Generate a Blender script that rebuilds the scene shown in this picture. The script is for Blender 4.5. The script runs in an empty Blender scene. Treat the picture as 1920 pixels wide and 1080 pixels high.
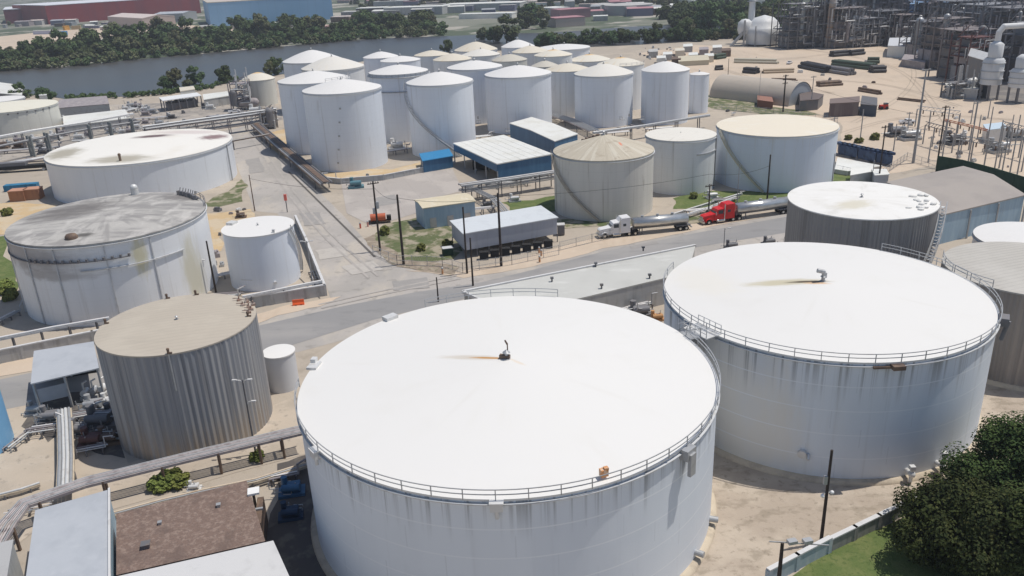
import bpy, bmesh, math, random
from math import radians as rad, pi, cos, sin
from mathutils import Vector, Matrix, noise as mnoise
random.seed(7)
scene = bpy.context.scene
col = scene.collection

# ------------------------------------------------------------------ camera
FPX = 1542.9; PITCH = rad(21.745); ROLL = rad(-2.539); CH = 60.0
_F = Vector((0, cos(PITCH), -sin(PITCH))); _U0 = Vector((0, sin(PITCH), cos(PITCH))); _R0 = Vector((1, 0, 0))
_R = cos(ROLL)*_R0 + sin(ROLL)*_U0; _U = -sin(ROLL)*_R0 + cos(ROLL)*_U0
cd = bpy.data.cameras.new('camera'); cam = bpy.data.objects.new('camera', cd); col.objects.link(cam)
cd.sensor_width = 36; cd.lens = FPX/1920*36; cd.clip_start = 1; cd.clip_end = 20000
m = Matrix((_R, _U, -_F)).transposed().to_4x4(); m.translation = Vector((0, 0, CH)); cam.matrix_world = m
scene.camera = cam

# ------------------------------------------------------------------ world, sun, exposure
SUN = Vector((0.38, 0.08, 1.0)).normalized()
w = bpy.data.worlds.new('World'); scene.world = w; w.use_nodes = True
nt = w.node_tree; bg = nt.nodes['Background']
sky = nt.nodes.new('ShaderNodeTexSky'); sky.sky_type = 'NISHITA'; sky.sun_disc = False
sky.sun_elevation = math.asin(SUN.z); sky.sun_rotation = math.atan2(SUN.x, SUN.y)
sky.altitude = 50; sky.air_density = 1.0; sky.dust_density = 1.0; sky.ozone_density = 1.0
nt.links.new(sky.outputs[0], bg.inputs[0]); bg.inputs[1].default_value = 0.085
sl = bpy.data.lights.new('sun', 'SUN'); sl.energy = 3.3; sl.angle = rad(0.5); sl.color = (1, .945, .865)
so = bpy.data.objects.new('sun', sl); col.objects.link(so); so.rotation_euler = SUN.to_track_quat('Z', 'Y').to_euler(); so.location = (0, 0, 300)
scene.view_settings.view_transform = 'Standard'; scene.view_settings.look = 'None'
scene.view_settings.exposure = 0.08; scene.view_settings.gamma = 1
try:
    scene.cycles.max_bounces = 6
except Exception: pass

# ------------------------------------------------------------------ survey helpers: turn a sighted direction into a place on the ground
def g(px, py, z=0.0):
    d = _F + (px-960)/FPX*_R - (py-540)/FPX*_U
    t = (z-CH)/d.z
    return Vector((d.x*t, d.y*t, z))
def pj(v):
    d = v - Vector((0, 0, CH)); k = d.dot(_F)
    return 960+FPX*d.dot(_R)/k, 540-FPX*d.dot(_U)/k
def hgt(b, ty):
    lo, hi = 0, 59.9
    for _ in range(40):
        m_ = (lo+hi)/2
        if pj(Vector((b.x, b.y, m_)))[1] > ty: lo = m_
        else: hi = m_
    return lo

# ------------------------------------------------------------------ materials
MATS = {}
def lin(c):
    if isinstance(c, str):
        c = c.lstrip('#'); v = [int(c[i:i+2], 16)/255 for i in (0, 2, 4)]
        return tuple(((x+.055)/1.055)**2.4 if x > .04045 else x/12.92 for x in v)
    return c
class NB:
    def __init__(s, name, rough, metal, spec=.5):
        s.m = bpy.data.materials.new(name); s.m.use_nodes = True; s.t = s.m.node_tree
        s.b = s.t.nodes['Principled BSDF']; s.b.inputs['Roughness'].default_value = rough; s.b.inputs['Metallic'].default_value = metal
        s.b.inputs['Specular IOR Level'].default_value = spec
        s.tc = s.t.nodes.new('ShaderNodeTexCoord')
    def n(s, kind, **k):
        x = s.t.nodes.new(kind)
        for a, v in k.items(): setattr(x, a, v)
        return x
    def ln(s, a, b): s.t.links.new(a, b)
    def math(s, op, a, b=None, c=None, clamp=False):
        x = s.n('ShaderNodeMath', operation=op, use_clamp=clamp)
        for i, v in enumerate((a, b, c)):
            if v is None: continue
            if isinstance(v, (int, float)): x.inputs[i].default_value = v
            else: s.ln(v, x.inputs[i])
        return x.outputs[0]
    def vec(s, op, a, b=None):
        x = s.n('ShaderNodeVectorMath', operation=op)
        for i, v in enumerate((a, b)):
            if v is None: continue
            if isinstance(v, (tuple, list)): x.inputs[i].default_value = v
            else: s.ln(v, x.inputs[i])
        return x.outputs['Value'] if op in ('LENGTH', 'DISTANCE') else x.outputs[0]
    def noise(s, vec, scale=1, detail=3, rough=.6):
        x = s.n('ShaderNodeTexNoise'); x.inputs['Scale'].default_value = scale; x.inputs['Detail'].default_value = detail
        x.inputs['Roughness'].default_value = rough; s.ln(vec, x.inputs['Vector']); return x.outputs[0]
    def ramp(s, v, lo, hi, a=0., b=1.):
        x = s.n('ShaderNodeMapRange'); x.interpolation_type = 'SMOOTHSTEP'
        for i, q in enumerate((lo, hi, a, b)): x.inputs[i+1].default_value = q
        s.ln(v, x.inputs[0]); return x.outputs[0]
    def mix(s, f, a, b):
        x = s.n('ShaderNodeMix', data_type='RGBA')
        if isinstance(f, (int, float)): x.inputs[0].default_value = f
        else: s.ln(f, x.inputs[0])
        for i, v in ((6, a), (7, b)):
            if isinstance(v, tuple): x.inputs[i].default_value = (*v[:3], 1)
            else: s.ln(v, x.inputs[i])
        return x.outputs[2]
def M(name, base, layers=(), rough=.7, metal=0., bump=None, spec=.4, rand=0.):
    """layers: tuples
       ('n', colour, (sx,sy,sz), scale, lo, hi, strength)   blotches
       ('r', colour, k, lo, hi, strength)                    radial streaks about the object's centre
       ('ring', colour, spacing, width, strength)            horizontal seams
       ('smudge', colour, (x,y,z), (sx,sy,sz), rotz, strength) one stain
       ('seam', colour, rotz, spacing, width, strength)      parallel seams
       ('zband', colour, z0, z1, strength)                   a band between heights"""
    if name in MATS: return MATS[name]
    b = NB(name, rough, metal, spec); oc = b.tc.outputs['Object']
    c = lin(base)
    sep = None
    def S():
        nonlocal sep
        if sep is None:
            sep = b.n('ShaderNodeSeparateXYZ'); b.ln(oc, sep.inputs[0])
        return sep
    for L in layers:
        k = L[0]; cc = lin(L[1])
        if k == 'n':
            v = b.vec('MULTIPLY', oc, L[2]); f = b.ramp(b.noise(v, L[3], 4), L[4], L[5], 0, L[6])
        elif k == 'r':
            v = b.vec('MULTIPLY', oc, (1, 1, 0)); v2 = b.vec('NORMALIZE', v); v3 = b.vec('MULTIPLY', v2, (L[2],)*3)
            v4 = b.vec('ADD', v3, b.vec('MULTIPLY', v, (.06, .06, 0)))
            f = b.ramp(b.noise(v4, 1., 4), L[3], L[4], 0, L[5])
        elif k == 'plates':
            at = b.n('ShaderNodeMath', operation='ARCTAN2'); b.ln(S().outputs[1], at.inputs[0]); b.ln(S().outputs[0], at.inputs[1])
            crs = b.math('FLOOR', b.math('DIVIDE', S().outputs[2], L[2])); q = b.math('ADD', b.math('MULTIPLY', at.outputs[0], L[3]/6.2832), b.math('MULTIPLY', crs, .37))
            f = b.math('MULTIPLY', b.math('LESS_THAN', b.math('FRACT', b.math('ADD', q, 40.)), .012), L[4])
        elif k == 'drip2':
            v = b.vec('MULTIPLY', oc, (L[2], L[2], .02)); f = b.math('MULTIPLY', b.ramp(b.noise(v, 1., 4, .7), L[5], L[6], 0, L[7]), b.ramp(S().outputs[2], L[4], L[3], 1, 0))
        elif k == 'drip':
            v = b.vec('MULTIPLY', oc, (L[2], L[2], .02)); f = b.ramp(b.noise(v, 1., 4, .7), L[5], L[6], 0, L[7])
            f = b.math('MULTIPLY', f, b.ramp(b.math('ADD', S().outputs[2], b.math('MULTIPLY', b.noise(v, .6, 2), -6.)), L[4]-3, L[3]-3, 0, 1))
        elif k == 'ring':
            q = b.math('FRACT', b.math('DIVIDE', S().outputs[2], L[2])); f = b.math('MULTIPLY', b.math('LESS_THAN', q, L[3]), L[4])
        elif k == 'seam':
            q = b.math('ADD', b.math('MULTIPLY', S().outputs[0], cos(L[2])), b.math('MULTIPLY', S().outputs[1], sin(L[2])))
            q = b.math('FRACT', b.math('DIVIDE', q, L[3])); f = b.math('MULTIPLY', b.math('LESS_THAN', q, L[4]), L[5])
        elif k == 'zband':
            f = b.math('MULTIPLY', b.math('MULTIPLY', b.math('GREATER_THAN', S().outputs[2], L[2]), b.math('LESS_THAN', S().outputs[2], L[3])), L[4])
        elif k == 'smudge':
            v = b.vec('SUBTRACT', oc, L[2]); rt = b.n('ShaderNodeVectorRotate'); rt.rotation_type = 'Z_AXIS'
            b.ln(v, rt.inputs[0]); rt.inputs['Angle'].default_value = -L[4]
            v = b.vec('DIVIDE', rt.outputs[0], L[3] if L[2][2] > 4.5 else (L[3][0], L[3][1], 2000.)); ln_ = b.vec('LENGTH', v)
            nz = b.noise(b.vec('MULTIPLY', v, (1.2, 2.5, 1)), 2., 4)
            q = b.math('ADD', ln_, b.math('MULTIPLY', b.math('SUBTRACT', nz, .5), 1.1)); f = b.ramp(q, 0.3, 1.05, L[5], 0)
        c = b.mix(f, c, cc)
    if rand:
        oi = b.n('ShaderNodeObjectInfo'); hs = b.n('ShaderNodeHueSaturation')
        b.ln(b.math('ADD', b.math('MULTIPLY', oi.outputs['Random'], rand*2), 1-rand), hs.inputs['Value'])
        b.ln(b.math('ADD', b.math('MULTIPLY', oi.outputs['Random'], .05), .475), hs.inputs['Hue'])
        if isinstance(c, tuple): hs.inputs['Color'].default_value = (*c[:3], 1)
        else: b.ln(c, hs.inputs['Color'])
        c = hs.outputs[0]
    if isinstance(c, tuple): b.b.inputs['Base Color'].default_value = (*c[:3], 1)
    else: b.ln(c, b.b.inputs['Base Color'])
    if bump:
        bp = b.n('ShaderNodeBump'); bp.inputs['Strength'].default_value = bump[2]; bp.inputs['Distance'].default_value = bump[3]
        b.ln(b.noise(b.vec('MULTIPLY', oc, bump[0]), bump[1], 4), bp.inputs['Height']); b.ln(bp.outputs[0], b.b.inputs['Normal'])
    MATS[name] = b.m
    return b.m

DIRT = '#8d8272'
m_sand = M('sand_ground', (.42, .365, .30), [('n', (.38, .33, .27), (1, 1, 1), .012, .42, .62, .7), ('n', (.52, .45, .36), (1, 1, 1), .05, .45, .7, .6), ('n', (.27, .23, .18), (1, 1, 1), .22, .53, .72, .45), ('n', (.30, .26, .2), (1, 1, 1), 1.3, .55, .75, .4)], .95, bump=((1, 1, 1), 2., .4, .15))
m_sandy = M('pale_sand', (.57, .465, .36), [('n', (.46, .385, .305), (1, 1, 1), .03, .42, .65, .6), ('n', (.40, .31, .22), (1, .35, 1), .12, .55, .72, .45), ('n', (.62, .53, .42), (1, 1, 1), .4, .5, .7, .4)], .95)
m_mud = M('dried_mud', (.40, .335, .27), [('n', (.49, .42, .34), (1, 1, 1), .15, .42, .6, .8), ('n', (.25, .21, .16), (1, 1.6, 1), .35, .5, .66, .6), ('n', (.19, .16, .12), (1, 1, 1), 1.1, .56, .7, .5)], .95, bump=((1, 1, 1), 1.2, .5, .2))
m_conc = M('concrete_road', (.42, .39, .36), [('n', (.34, .32, .295), (1, 1, 1), .05, .42, .62, .7), ('n', (.50, .45, .38), (1, .4, 1), .12, .48, .68, .7), ('n', (.25, .235, .215), (1, 1, 1), .35, .56, .66, .5), ('n', (.24, .22, .2), (1, 1, 1), 1.6, .6, .72, .5), ('seam', (.33, .31, .285), .35, 6.0, .014, .3)], .9)
m_asph = M('asphalt', (.27, .265, .262), [('n', (.35, .335, .32), (.3, 1, 1), .08, .42, .62, .7), ('n', (.17, .17, .17), (.5, 1, 1), .3, .55, .7, .35)], .9)
m_slab = M('yard_slab', (.40, .365, .335), [('n', (.48, .44, .40), (1, 1, 1), .08, .45, .62, .7), ('n', (.29, .26, .24), (1, 1, 1), .3, .55, .7, .4), ('seam', (.28, .26, .24), .3, 7, .015, .5)], .9)
m_ochre = M('ochre_sand', (.54, .40, .23), [('n', (.56, .48, .36), (1, 1, 1), .12, .45, .6, .7), ('n', (.42, .32, .2), (1, 1, 1), .5, .55, .7, .4)], .95)
m_grass = M('grass_turf', (.11, .13, .055), [('n', (.22, .20, .12), (1, 1, 1), .12, .45, .62, .7), ('n', (.07, .11, .03), (1, 1, 1), .5, .5, .65, .6), ('n', (.38, .33, .25), (1, 1, 1), .28, .48, .6, .85)], .95, bump=((1, 1, 1), 4., .6, .1))
m_lush = M('lush_lawn', (.11, .15, .045), [('n', (.17, .19, .07), (1, 1, 1), .4, .45, .6, .7), ('n', (.06, .10, .025), (1, 1, 1), 1.8, .5, .65, .6)], .95, bump=((1, 1, 1), 6., .7, .1))
m_far = M('far_land', (.20, .205, .165), [('n', (.07, .095, .055), (1, 1, 1), .006, .42, .52, .9), ('n', (.42, .39, .34), (1, 1, 1), .016, .54, .6, .85)], .95)
m_dark = M('dark_soil_and_shade', (.10, .09, .085), [('n', (.2, .18, .15), (1, 1, 1), .4, .5, .65, .6)], .95)  # dark ground colour, also used for the shade painted beside the nearest tank
m_water = M('river_water', (.060, .066, .078), [('n', (.085, .08, .07), (1, 1, 1), .004, .4, .6, .8)], .3, bump=((1, 2, 1), .35, .6, .3), spec=.4)
m_jnt = M('joint_tar', (.12, .11, .10), [], .9)

def shellmat(name, base=(.77, .805, .855), ring=.18, streak=.35, stain=(.36, .33, .28), extra=(), rough=.55, plates=14):
    return M(name, base, [('n', tuple(x*.86 for x in base), (.5, .5, .02), .5, .42, .62, streak), ('n', stain, (1.2, 1.2, .035), .8, .56, .74, streak), ('n', stain, (1, 1, .25), .5, .62, .75, streak*.6), ('ring', tuple(x*.6 for x in base), 2.43, .03, ring), ('plates', tuple(x*.72 for x in base), 2.43, plates, .35), *extra], rough, bump=((.25, .25, .5), .5, .12, .1))
def roofmat(name, base=(.73, .72, .70), stain=(.5, .42, .3), amt=.15, extra=(), k=6):
    return M(name, base, [('n', stain, (1, 1, 1), .15, .55, .75, amt), ('r', stain, k, .55, .75, amt*1.2), *extra], .6)
ms_white = shellmat('white_shell_paint'); mr_white = roofmat('white_roof_paint', amt=.06, extra=[('n', (.66, .66, .65), (1, 1, 1), .9, .5, .7, .3)])
ms_fade = shellmat('faded_shell_paint', (.76, .77, .77), streak=.45)
ms_cream = shellmat('cream_shell_paint', (.66, .65, .59), streak=.5)
mr_cream = roofmat('cream_roof_paint', (.66, .61, .51), (.60, .45, .22), .35)
mr_orange = roofmat('rust_tinged_roof', (.70, .66, .57), (.66, .42, .13), .3, [('smudge', (.72, .42, .10), (0, 0, 3), (3.2, 2.6, 9), .3, .75)])
mr_beige = roofmat('beige_roof_paint', (.54, .51, .44), (.40, .33, .22), .4)
m_rim = M('rim_steel', (.55, .56, .57), [('n', (.35, .32, .28), (1, 1, 1), 1., .5, .7, .5)], .5)
m_found = M('ring_foundation', (.55, .47, .36), [('n', (.38, .32, .25), (1, 1, 1), .8, .45, .65, .6)], .9)
m_galv = M('galvanised_steel', (.42, .43, .44), [('n', (.28, .27, .26), (1, 1, 1), 1.2, .5, .7, .5)], .45, .3)
m_lgalv = M('pale_galvanised_pipe', (.66, .66, .65), [('n', (.45, .42, .38), (1, 1, 1), .9, .5, .7, .5)], .45, .15)
m_steel = M('dark_grey_steel', (.16, .16, .17), [('n', (.26, .2, .15), (1, 1, 1), .5, .5, .7, .5)], .6, rand=.25)
m_brown = M('brown_steel', (.13, .09, .07), [('n', (.25, .17, .11), (1, 1, 1), .6, .45, .65, .6)], .7)
m_mauve = M('weathered_pipe_deck', (.30, .27, .28), [('n', (.45, .41, .39), (1, 1, 1), .5, .45, .65, .6), ('n', (.15, .12, .11), (1, 1, 1), 1.5, .55, .7, .5)], .7)
m_wood = M('creosoted_wood', (.045, .035, .03), [('n', (.1, .08, .065), (4, 4, .4), 1, .5, .7, .6)], .9)
m_gpole = M('grey_pole', (.33, .33, .33), [('n', (.22, .21, .2), (3, 3, .3), 1, .5, .7, .5)], .7)
m_wall = M('concrete_wall', (.45, .45, .44), [('n', (.28, .27, .25), (1, 1, .15), .8, .48, .68, .6), ('n', (.55, .53, .5), (1, 1, 1), .3, .5, .7, .5)], .9, bump=((1, 1, 1), 1, .3, .1))
m_wallc = M('wall_coping', (.60, .60, .60), [('n', (.4, .38, .35), (1, 1, 1), .8, .5, .7, .5)], .8)
m_blue = M('blue_cladding', (.035, .12, .235), [('n', (.06, .17, .30), (1, 1, .1), .8, .45, .65, .6)], .5)
m_blueb = M('bright_blue_sheet', (.03, .22, .45), [('n', (.05, .3, .55), (1, 1, 1), .8, .5, .7, .5)], .5)
m_lblue = M('light_blue_cladding', (.30, .42, .52), [('n', (.40, .52, .60), (1, 1, .1), 1., .45, .65, .6), ('n', (.25, .28, .3), (1, 1, .1), .6, .6, .75, .5)], .6)
m_wroof = M('white_metal_roof', (.74, .74, .70), [('n', (.60, .58, .5), (1, 1, 1), .15, .45, .7, .5), ('n', (.48, .44, .36), (1, .3, 1), .5, .6, .75, .4)], .5, bump=((1, 1, 1), 2, .2, .05))
m_groof = M('grey_membrane_roof', (.43, .455, .49), [('n', (.36, .385, .42), (1, 1, 1), .2, .42, .65, .6), ('n', (.5, .52, .55), (1, 1, 1), 1.1, .5, .75, .3)], .6)
m_dark_in = M('dark_interior', (.025, .027, .03), [], .9)
m_rubber = M('black_rubber', (.02, .02, .02), [], .8)
m_glass = M('dark_glass', (.02, .03, .04), [], .08, spec=.8)
m_chrome = M('polished_tank_steel', (.62, .62, .60), [('n', (.4, .4, .4), (.4, 1, 1), 1.5, .45, .65, .5)], .3, .75)
m_orange = M('orange_plastic', (.85, .13, .03), [('n', (.6, .09, .02), (1, 1, 1), 2, .5, .7, .5)], .5)
m_green = M('green_screen', (.012, .045, .028), [('n', (.03, .07, .045), (1, 1, .3), .6, .5, .7, .6)], .8)
m_bark = M('tree_bark', (.10, .08, .06), [], .9)

# ------------------------------------------------------------------ mesh helpers
class MB:
    def __init__(s): s.v = []; s.f = []; s.mi = []; s.sm = []
    def add(s, vs, fs, smooth=False, mi=0):
        o = len(s.v); s.v += [tuple(q) for q in vs]
        for q in fs: s.f.append([i+o for i in q]); s.mi.append(mi); s.sm.append(smooth)
        return s
    def box(s, c, d, rz=0, mi=0, ry=0):
        mt = Matrix.Rotation(rz, 3, 'Z') @ Matrix.Rotation(ry, 3, 'Y'); c = Vector(c)
        vs = [c + mt @ Vector((x*d[0]/2, y*d[1]/2, z*d[2]/2)) for x in (-1, 1) for y in (-1, 1) for z in (-1, 1)]
        return s.add(vs, [(0, 1, 3, 2), (4, 6, 7, 5), (0, 4, 5, 1), (2, 3, 7, 6), (0, 2, 6, 4), (1, 5, 7, 3)], mi=mi)
    def beam(s, a, b, wd, ht=None, mi=0):
        a = Vector(a); b = Vector(b); ht = ht or wd; d = b-a
        if d.length < 1e-5: return s
        q = d.to_track_quat('X', 'Z').to_matrix(); c = (a+b)/2
        vs = [c + q @ Vector((x*d.length/2, y*wd/2, z*ht/2)) for x in (-1, 1) for y in (-1, 1) for z in (-1, 1)]
        return s.add(vs, [(0, 1, 3, 2), (4, 6, 7, 5), (0, 4, 5, 1), (2, 3, 7, 6), (0, 2, 6, 4), (1, 5, 7, 3)], mi=mi)
    def cyl(s, a, b, r0, r1=None, n=12, caps=True, mi=0, smooth=True):
        a = Vector(a); b = Vector(b); r1 = r0 if r1 is None else r1; q = (b-a).to_track_quat('Z', 'Y').to_matrix()
        vs = []
        for c, r in ((a, r0), (b, r1)):
            vs += [c + q @ Vector((r*cos(2*pi*i/n), r*sin(2*pi*i/n), 0)) for i in range(n)]
        s.add(vs, [(i, (i+1) % n, n+(i+1) % n, n+i) for i in range(n)], smooth, mi)
        if caps:
            s.add(vs[:n], [tuple(range(n))[::-1]], False, mi); s.add(vs[n:], [tuple(range(n))], False, mi)
        return s
    def lathe(s, prof, n=32, c=(0, 0, 0), smooth=True, mi=0, wob=None):
        vs = []; c = Vector(c)
        for r, z in prof:
            for i in range(n):
                a = 2*pi*i/n; rr = r + (wob(i) if wob and r > 0.01 else 0); vs.append(c+Vector((rr*cos(a), rr*sin(a), z)))
        fs = [(k*n+i, k*n+(i+1) % n, (k+1)*n+(i+1) % n, (k+1)*n+i) for k in range(len(prof)-1) for i in range(n)]
        return s.add(vs, fs, smooth, mi)
    def ball(s, c, r, n=12, mi=0, sc=(1, 1, 1)):
        pr = [(r*sin(pi*k/8), -r*cos(pi*k/8)) for k in range(9)]
        o = len(s.v); s.lathe(pr, n, (0, 0, 0), True, mi)
        for i in range(o, len(s.v)): s.v[i] = (s.v[i][0]*sc[0]+c[0], s.v[i][1]*sc[1]+c[1], s.v[i][2]*sc[2]+c[2])
        return s
    def prism(s, poly, z0, z1, mi=0):
        n = len(poly); vs = [(p[0], p[1], z0) for p in poly]+[(p[0], p[1], z1) for p in poly]
        s.add(vs, [tuple(range(n)), tuple(range(2*n-1, n-1, -1))]+[(i, n+i, n+(i+1) % n, (i+1) % n) for i in range(n)], mi=mi); return s
    def pipe(s, pts, r, n=8, mi=0):
        for a, b in zip(pts[:-1], pts[1:]): s.cyl(a, b, r, n=n, mi=mi)
        for p in pts[1:-1]: s.ball(p, r*1.02, n, mi)
        return s
    def build(s, name, mat, parent=None, fix=True):
        me = bpy.data.meshes.new(name); me.from_pydata(s.v, [], s.f)
        for x in (mat if isinstance(mat, (list, tuple)) else [mat]): me.materials.append(x)
        me.polygons.foreach_set('material_index', s.mi); me.polygons.foreach_set('use_smooth', s.sm)
        if fix:
            bm = bmesh.new(); bm.from_mesh(me); bmesh.ops.recalc_face_normals(bm, faces=bm.faces); bm.to_mesh(me); bm.free()
        me.update()
        o = bpy.data.objects.new(name, me); col.objects.link(o)
        if parent: o.parent = parent
        return o
def tag(o, label=None, cat=None, group=None, kind=None):
    if label: o['label'] = label
    if cat: o['category'] = cat
    if group: o['group'] = group
    if kind: o['kind'] = kind
    return o
def root(name, loc, label, cat, group=None, rz=0):
    o = bpy.data.objects.new(name, None); col.objects.link(o); o.location = loc; o.rotation_euler = (0, 0, rz); o.empty_display_size = .5
    return tag(o, label, cat, group)
def copy_tree(o, parent=None):
    c = o.copy(); col.objects.link(c); c.parent = parent
    for ch in [q for q in bpy.data.objects if q.parent == o]: copy_tree(ch, c)
    return c
def roughen(poly, it=3, amt=.12, seed=0):
    rnd = random.Random(seed)
    for _ in range(it):
        out = []
        for a, b in zip(poly, poly[1:]+poly[:1]):
            d = b-a; nrm = Vector((-d.y, d.x, 0)); out += [a, (a+b)/2 + nrm*rnd.uniform(-amt, amt)]
        poly = out
    return poly
def sheet(name, pts, z, mat, rough_=0, label=None, cat=None, kind='structure', px=True, amt=.1, group=None):
    poly = [g(*p) if px else Vector((*p, 0)) for p in pts]
    if rough_: poly = roughen(poly, rough_, amt, len(pts)+int(abs(pts[0][0])))
    bm = bmesh.new(); f = bm.faces.new([bm.verts.new((p.x, p.y, z)) for p in poly])
    bm.normal_update()
    if f.normal.z < 0: f.normal_flip()
    bmesh.ops.triangulate(bm, faces=bm.faces[:])
    me = bpy.data.meshes.new(name); bm.to_mesh(me); bm.free(); me.materials.append(mat)
    o = bpy.data.objects.new(name, me); col.objects.link(o)
    return tag(o, label, cat, group, kind)

# ================================================================== SETTING: ground, river, roads
sheet('ground', [(-4000, -300), (4000, -300), (4000, 9000), (-4000, 9000)], 0, m_sand, px=False)
def hz(px, y): return (px, y)
near_bank = [(-200, 185), (0, 174), (60, 178), (130, 187), (220, 182), (310, 176), (380, 168), (440, 152), (560, 135), (700, 112), (800, 104), (900, 97), (1000, 92), (1110, 88), (1200, 84), (1300, 78), (1400, 62), (1500, 48), (1900, 25)]
far_bank = [(1900, 5), (1500, 26), (1400, 34), (1250, 48), (1180, 50), (1100, 57), (1010, 62), (940, 63), (860, 67), (740, 71), (640, 77), (520, 88), (400, 99), (250, 112), (120, 126), (0, 131), (-200, 142)]
_fs = [g(*p) for p in far_bank]; _fs = [Vector((5000, _fs[0].y, 0))] + _fs + [Vector((-3990, _fs[-1].y, 0)), Vector((-3990, 8990, 0)), Vector((3990, 8990, 0))]
_fs[0].x = 3990
sheet('far_shore', [(p.x, p.y) for p in _fs], .03, m_far, px=False)
sheet('river', near_bank+far_bank, .08, m_water, 2, amt=.03)
sheet('far_shore_strip', [(-60, 74), (60, 62), (200, 50), (330, 44), (380, 50), (620, 46), (700, 44), (640, 60), (500, 66), (300, 66), (140, 76), (30, 92), (-60, 96)], .06, m_sandy, 2)
# sandy lot, right
sheet('sand_lot', [(1200, 100), (1300, 84), (1480, 92), (1600, 82), (1700, 85), (1790, 150), (1950, 190), (2050, 330), (1900, 350), (1750, 310), (1640, 330), (1560, 300), (1575, 230), (1500, 215), (1340, 195), (1230, 160)], .02, m_sandy, 3, amt=.05)
sheet('refinery_ground', [(1480, 88), (1600, 82), (1700, 86), (1790, 150), (1830, 182), (1950, 200), (2300, 200), (2300, 30), (1900, 8), (1500, 30)], .05, M('refinery_gravel', (.16, .15, .145), [('n', (.3, .27, .23), (1, 1, 1), .05, .5, .65, .6)], .95), 2, amt=.03)
sheet('grass_strip', [(1325, 178), (1380, 186), (1440, 198), (1500, 206), (1540, 216), (1430, 215), (1350, 206), (1325, 200)], .05, m_grass, 2)
sheet('grass_verge', [(1262, 372), (1330, 358), (1440, 358), (1500, 352), (1500, 378), (1400, 386), (1330, 394), (1262, 392)], .05, m_lush, 2)
sheet('grass_corner', [(1545, 325), (1600, 322), (1640, 338), (1660, 352), (1560, 350)], .05, m_lush, 2)
sheet('grass_plot', [(940, 380), (1050, 366), (1050, 396), (960, 398)], .05, m_lush, 2)
sheet('grass_yard', [(690, 446), (720, 420), (790, 404), (860, 430), (850, 486), (760, 494), (730, 480)], .05, m_grass, 3)
sheet('grass_border', [(1040, 412), (1230, 410), (1320, 404), (1320, 418), (1180, 424), (1050, 430)], .05, m_grass, 2)
sheet('grass_crescent', [(370, 388), (440, 350), (452, 336), (466, 350), (455, 378), (410, 388)], .05, m_grass, 2)
sheet('grass_meadow', [(-60, 450), (12, 442), (30, 520), (30, 548), (-60, 560)], .05, m_lush, 2)
sheet('lawn', [(1480, 1085), (1540, 1040), (1720, 960), (1900, 880), (2100, 820), (2200, 1100), (1900, 1300), (1500, 1300)], .05, m_lush)
sheet('mud_ground', [(1290, 1200), (1290, 1050), (1330, 850), (1330, 780), (1840, 700), (1960, 660), (2100, 700), (2100, 860), (1840, 885), (1640, 985), (1480, 1070), (1420, 1130)], .02, m_mud, 2, amt=.03)
# roads
sheet('concrete_road', [(418, 246), (475, 233), (505, 250), (560, 322), (640, 400), (700, 468), (745, 500), (850, 520), (1000, 484), (1130, 452), (1300, 425), (1500, 388), (1500, 450), (1200, 500), (900, 570), (560, 660), (480, 670), (470, 600), (620, 560), (600, 505), (560, 450), (520, 400), (478, 396), (452, 330)], .02, m_conc)
sheet('sand_shoulder', [(760, 508), (860, 510), (1000, 478), (1130, 440), (1300, 420), (1500, 386), (1500, 396), (1300, 433), (1130, 466), (1000, 500), (870, 522)], .06, m_sandy, 3, amt=.04)
sheet('asphalt_road', [(-200, 770), (0, 712), (200, 668), (480, 612), (640, 575), (780, 548), (900, 530), (1000, 506), (1130, 472), (1300, 438), (1500, 402), (1620, 380), (1620, 400), (1500, 432), (1280, 468), (1060, 515), (900, 553), (700, 600), (480, 668), (200, 730), (0, 770), (-200, 830)], .045, m_asph)
sheet('sand_verge', [(-100, 690), (0, 682), (170, 640), (180, 668), (0, 706), (-100, 730)], .05, m_sandy, 2, amt=.05)
sheet('dirt_verge', [(682, 448), (700, 470), (745, 500), (850, 516), (862, 500), (760, 488), (720, 462), (700, 440)], .067, M('dark_dirt', (.27, .22, .17), [('n', (.4, .34, .26), (1, 1, 1), .5, .45, .62, .8), ('n', (.1, .12, .05), (1, 1, 1), .8, .55, .68, .7)], .95), 3, amt=.08)
sheet('dirt_verge', [(476, 610), (478, 590), (540, 572), (640, 556), (600, 575), (520, 592)], .065, m_sandy, 2, amt=.08)
sheet('yard_slab', [(640, 345), (848, 316), (868, 358), (780, 380), (780, 400), (700, 425), (650, 400)], .05, m_slab)
sheet('ochre_ground', [(575, 316), (735, 318), (800, 300), (800, 322), (640, 342), (585, 335)], .05, m_ochre, 2, amt=.05)
sheet('ochre_strip', [(500, 250), (540, 240), (560, 300), (540, 300)], .055, m_ochre, 2)
sheet('tan_ground', [(-60, 386), (20, 380), (110, 384), (60, 420), (20, 440), (-60, 445)], .05, m_ochre, 2)
sheet('tan_yard', [(372, 400), (470, 392), (480, 410), (430, 420), (415, 470), (385, 480)], .05, m_ochre, 2)
sheet('plant_yard', [(-80, 800), (60, 740), (180, 720), (240, 870), (560, 740), (580, 850), (300, 930), (60, 1000), (-80, 1100)], .035, M('dusty_plant_ground', (.48, .41, .33), [('n', (.38, .33, .27), (1, 1, 1), .08, .42, .62, .8), ('n', (.56, .49, .41), (1, 1, 1), .3, .5, .7, .5), ('n', (.22, .19, .16), (1, 1, 1), .6, .56, .7, .6)], .95), 1, amt=.03)
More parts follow.
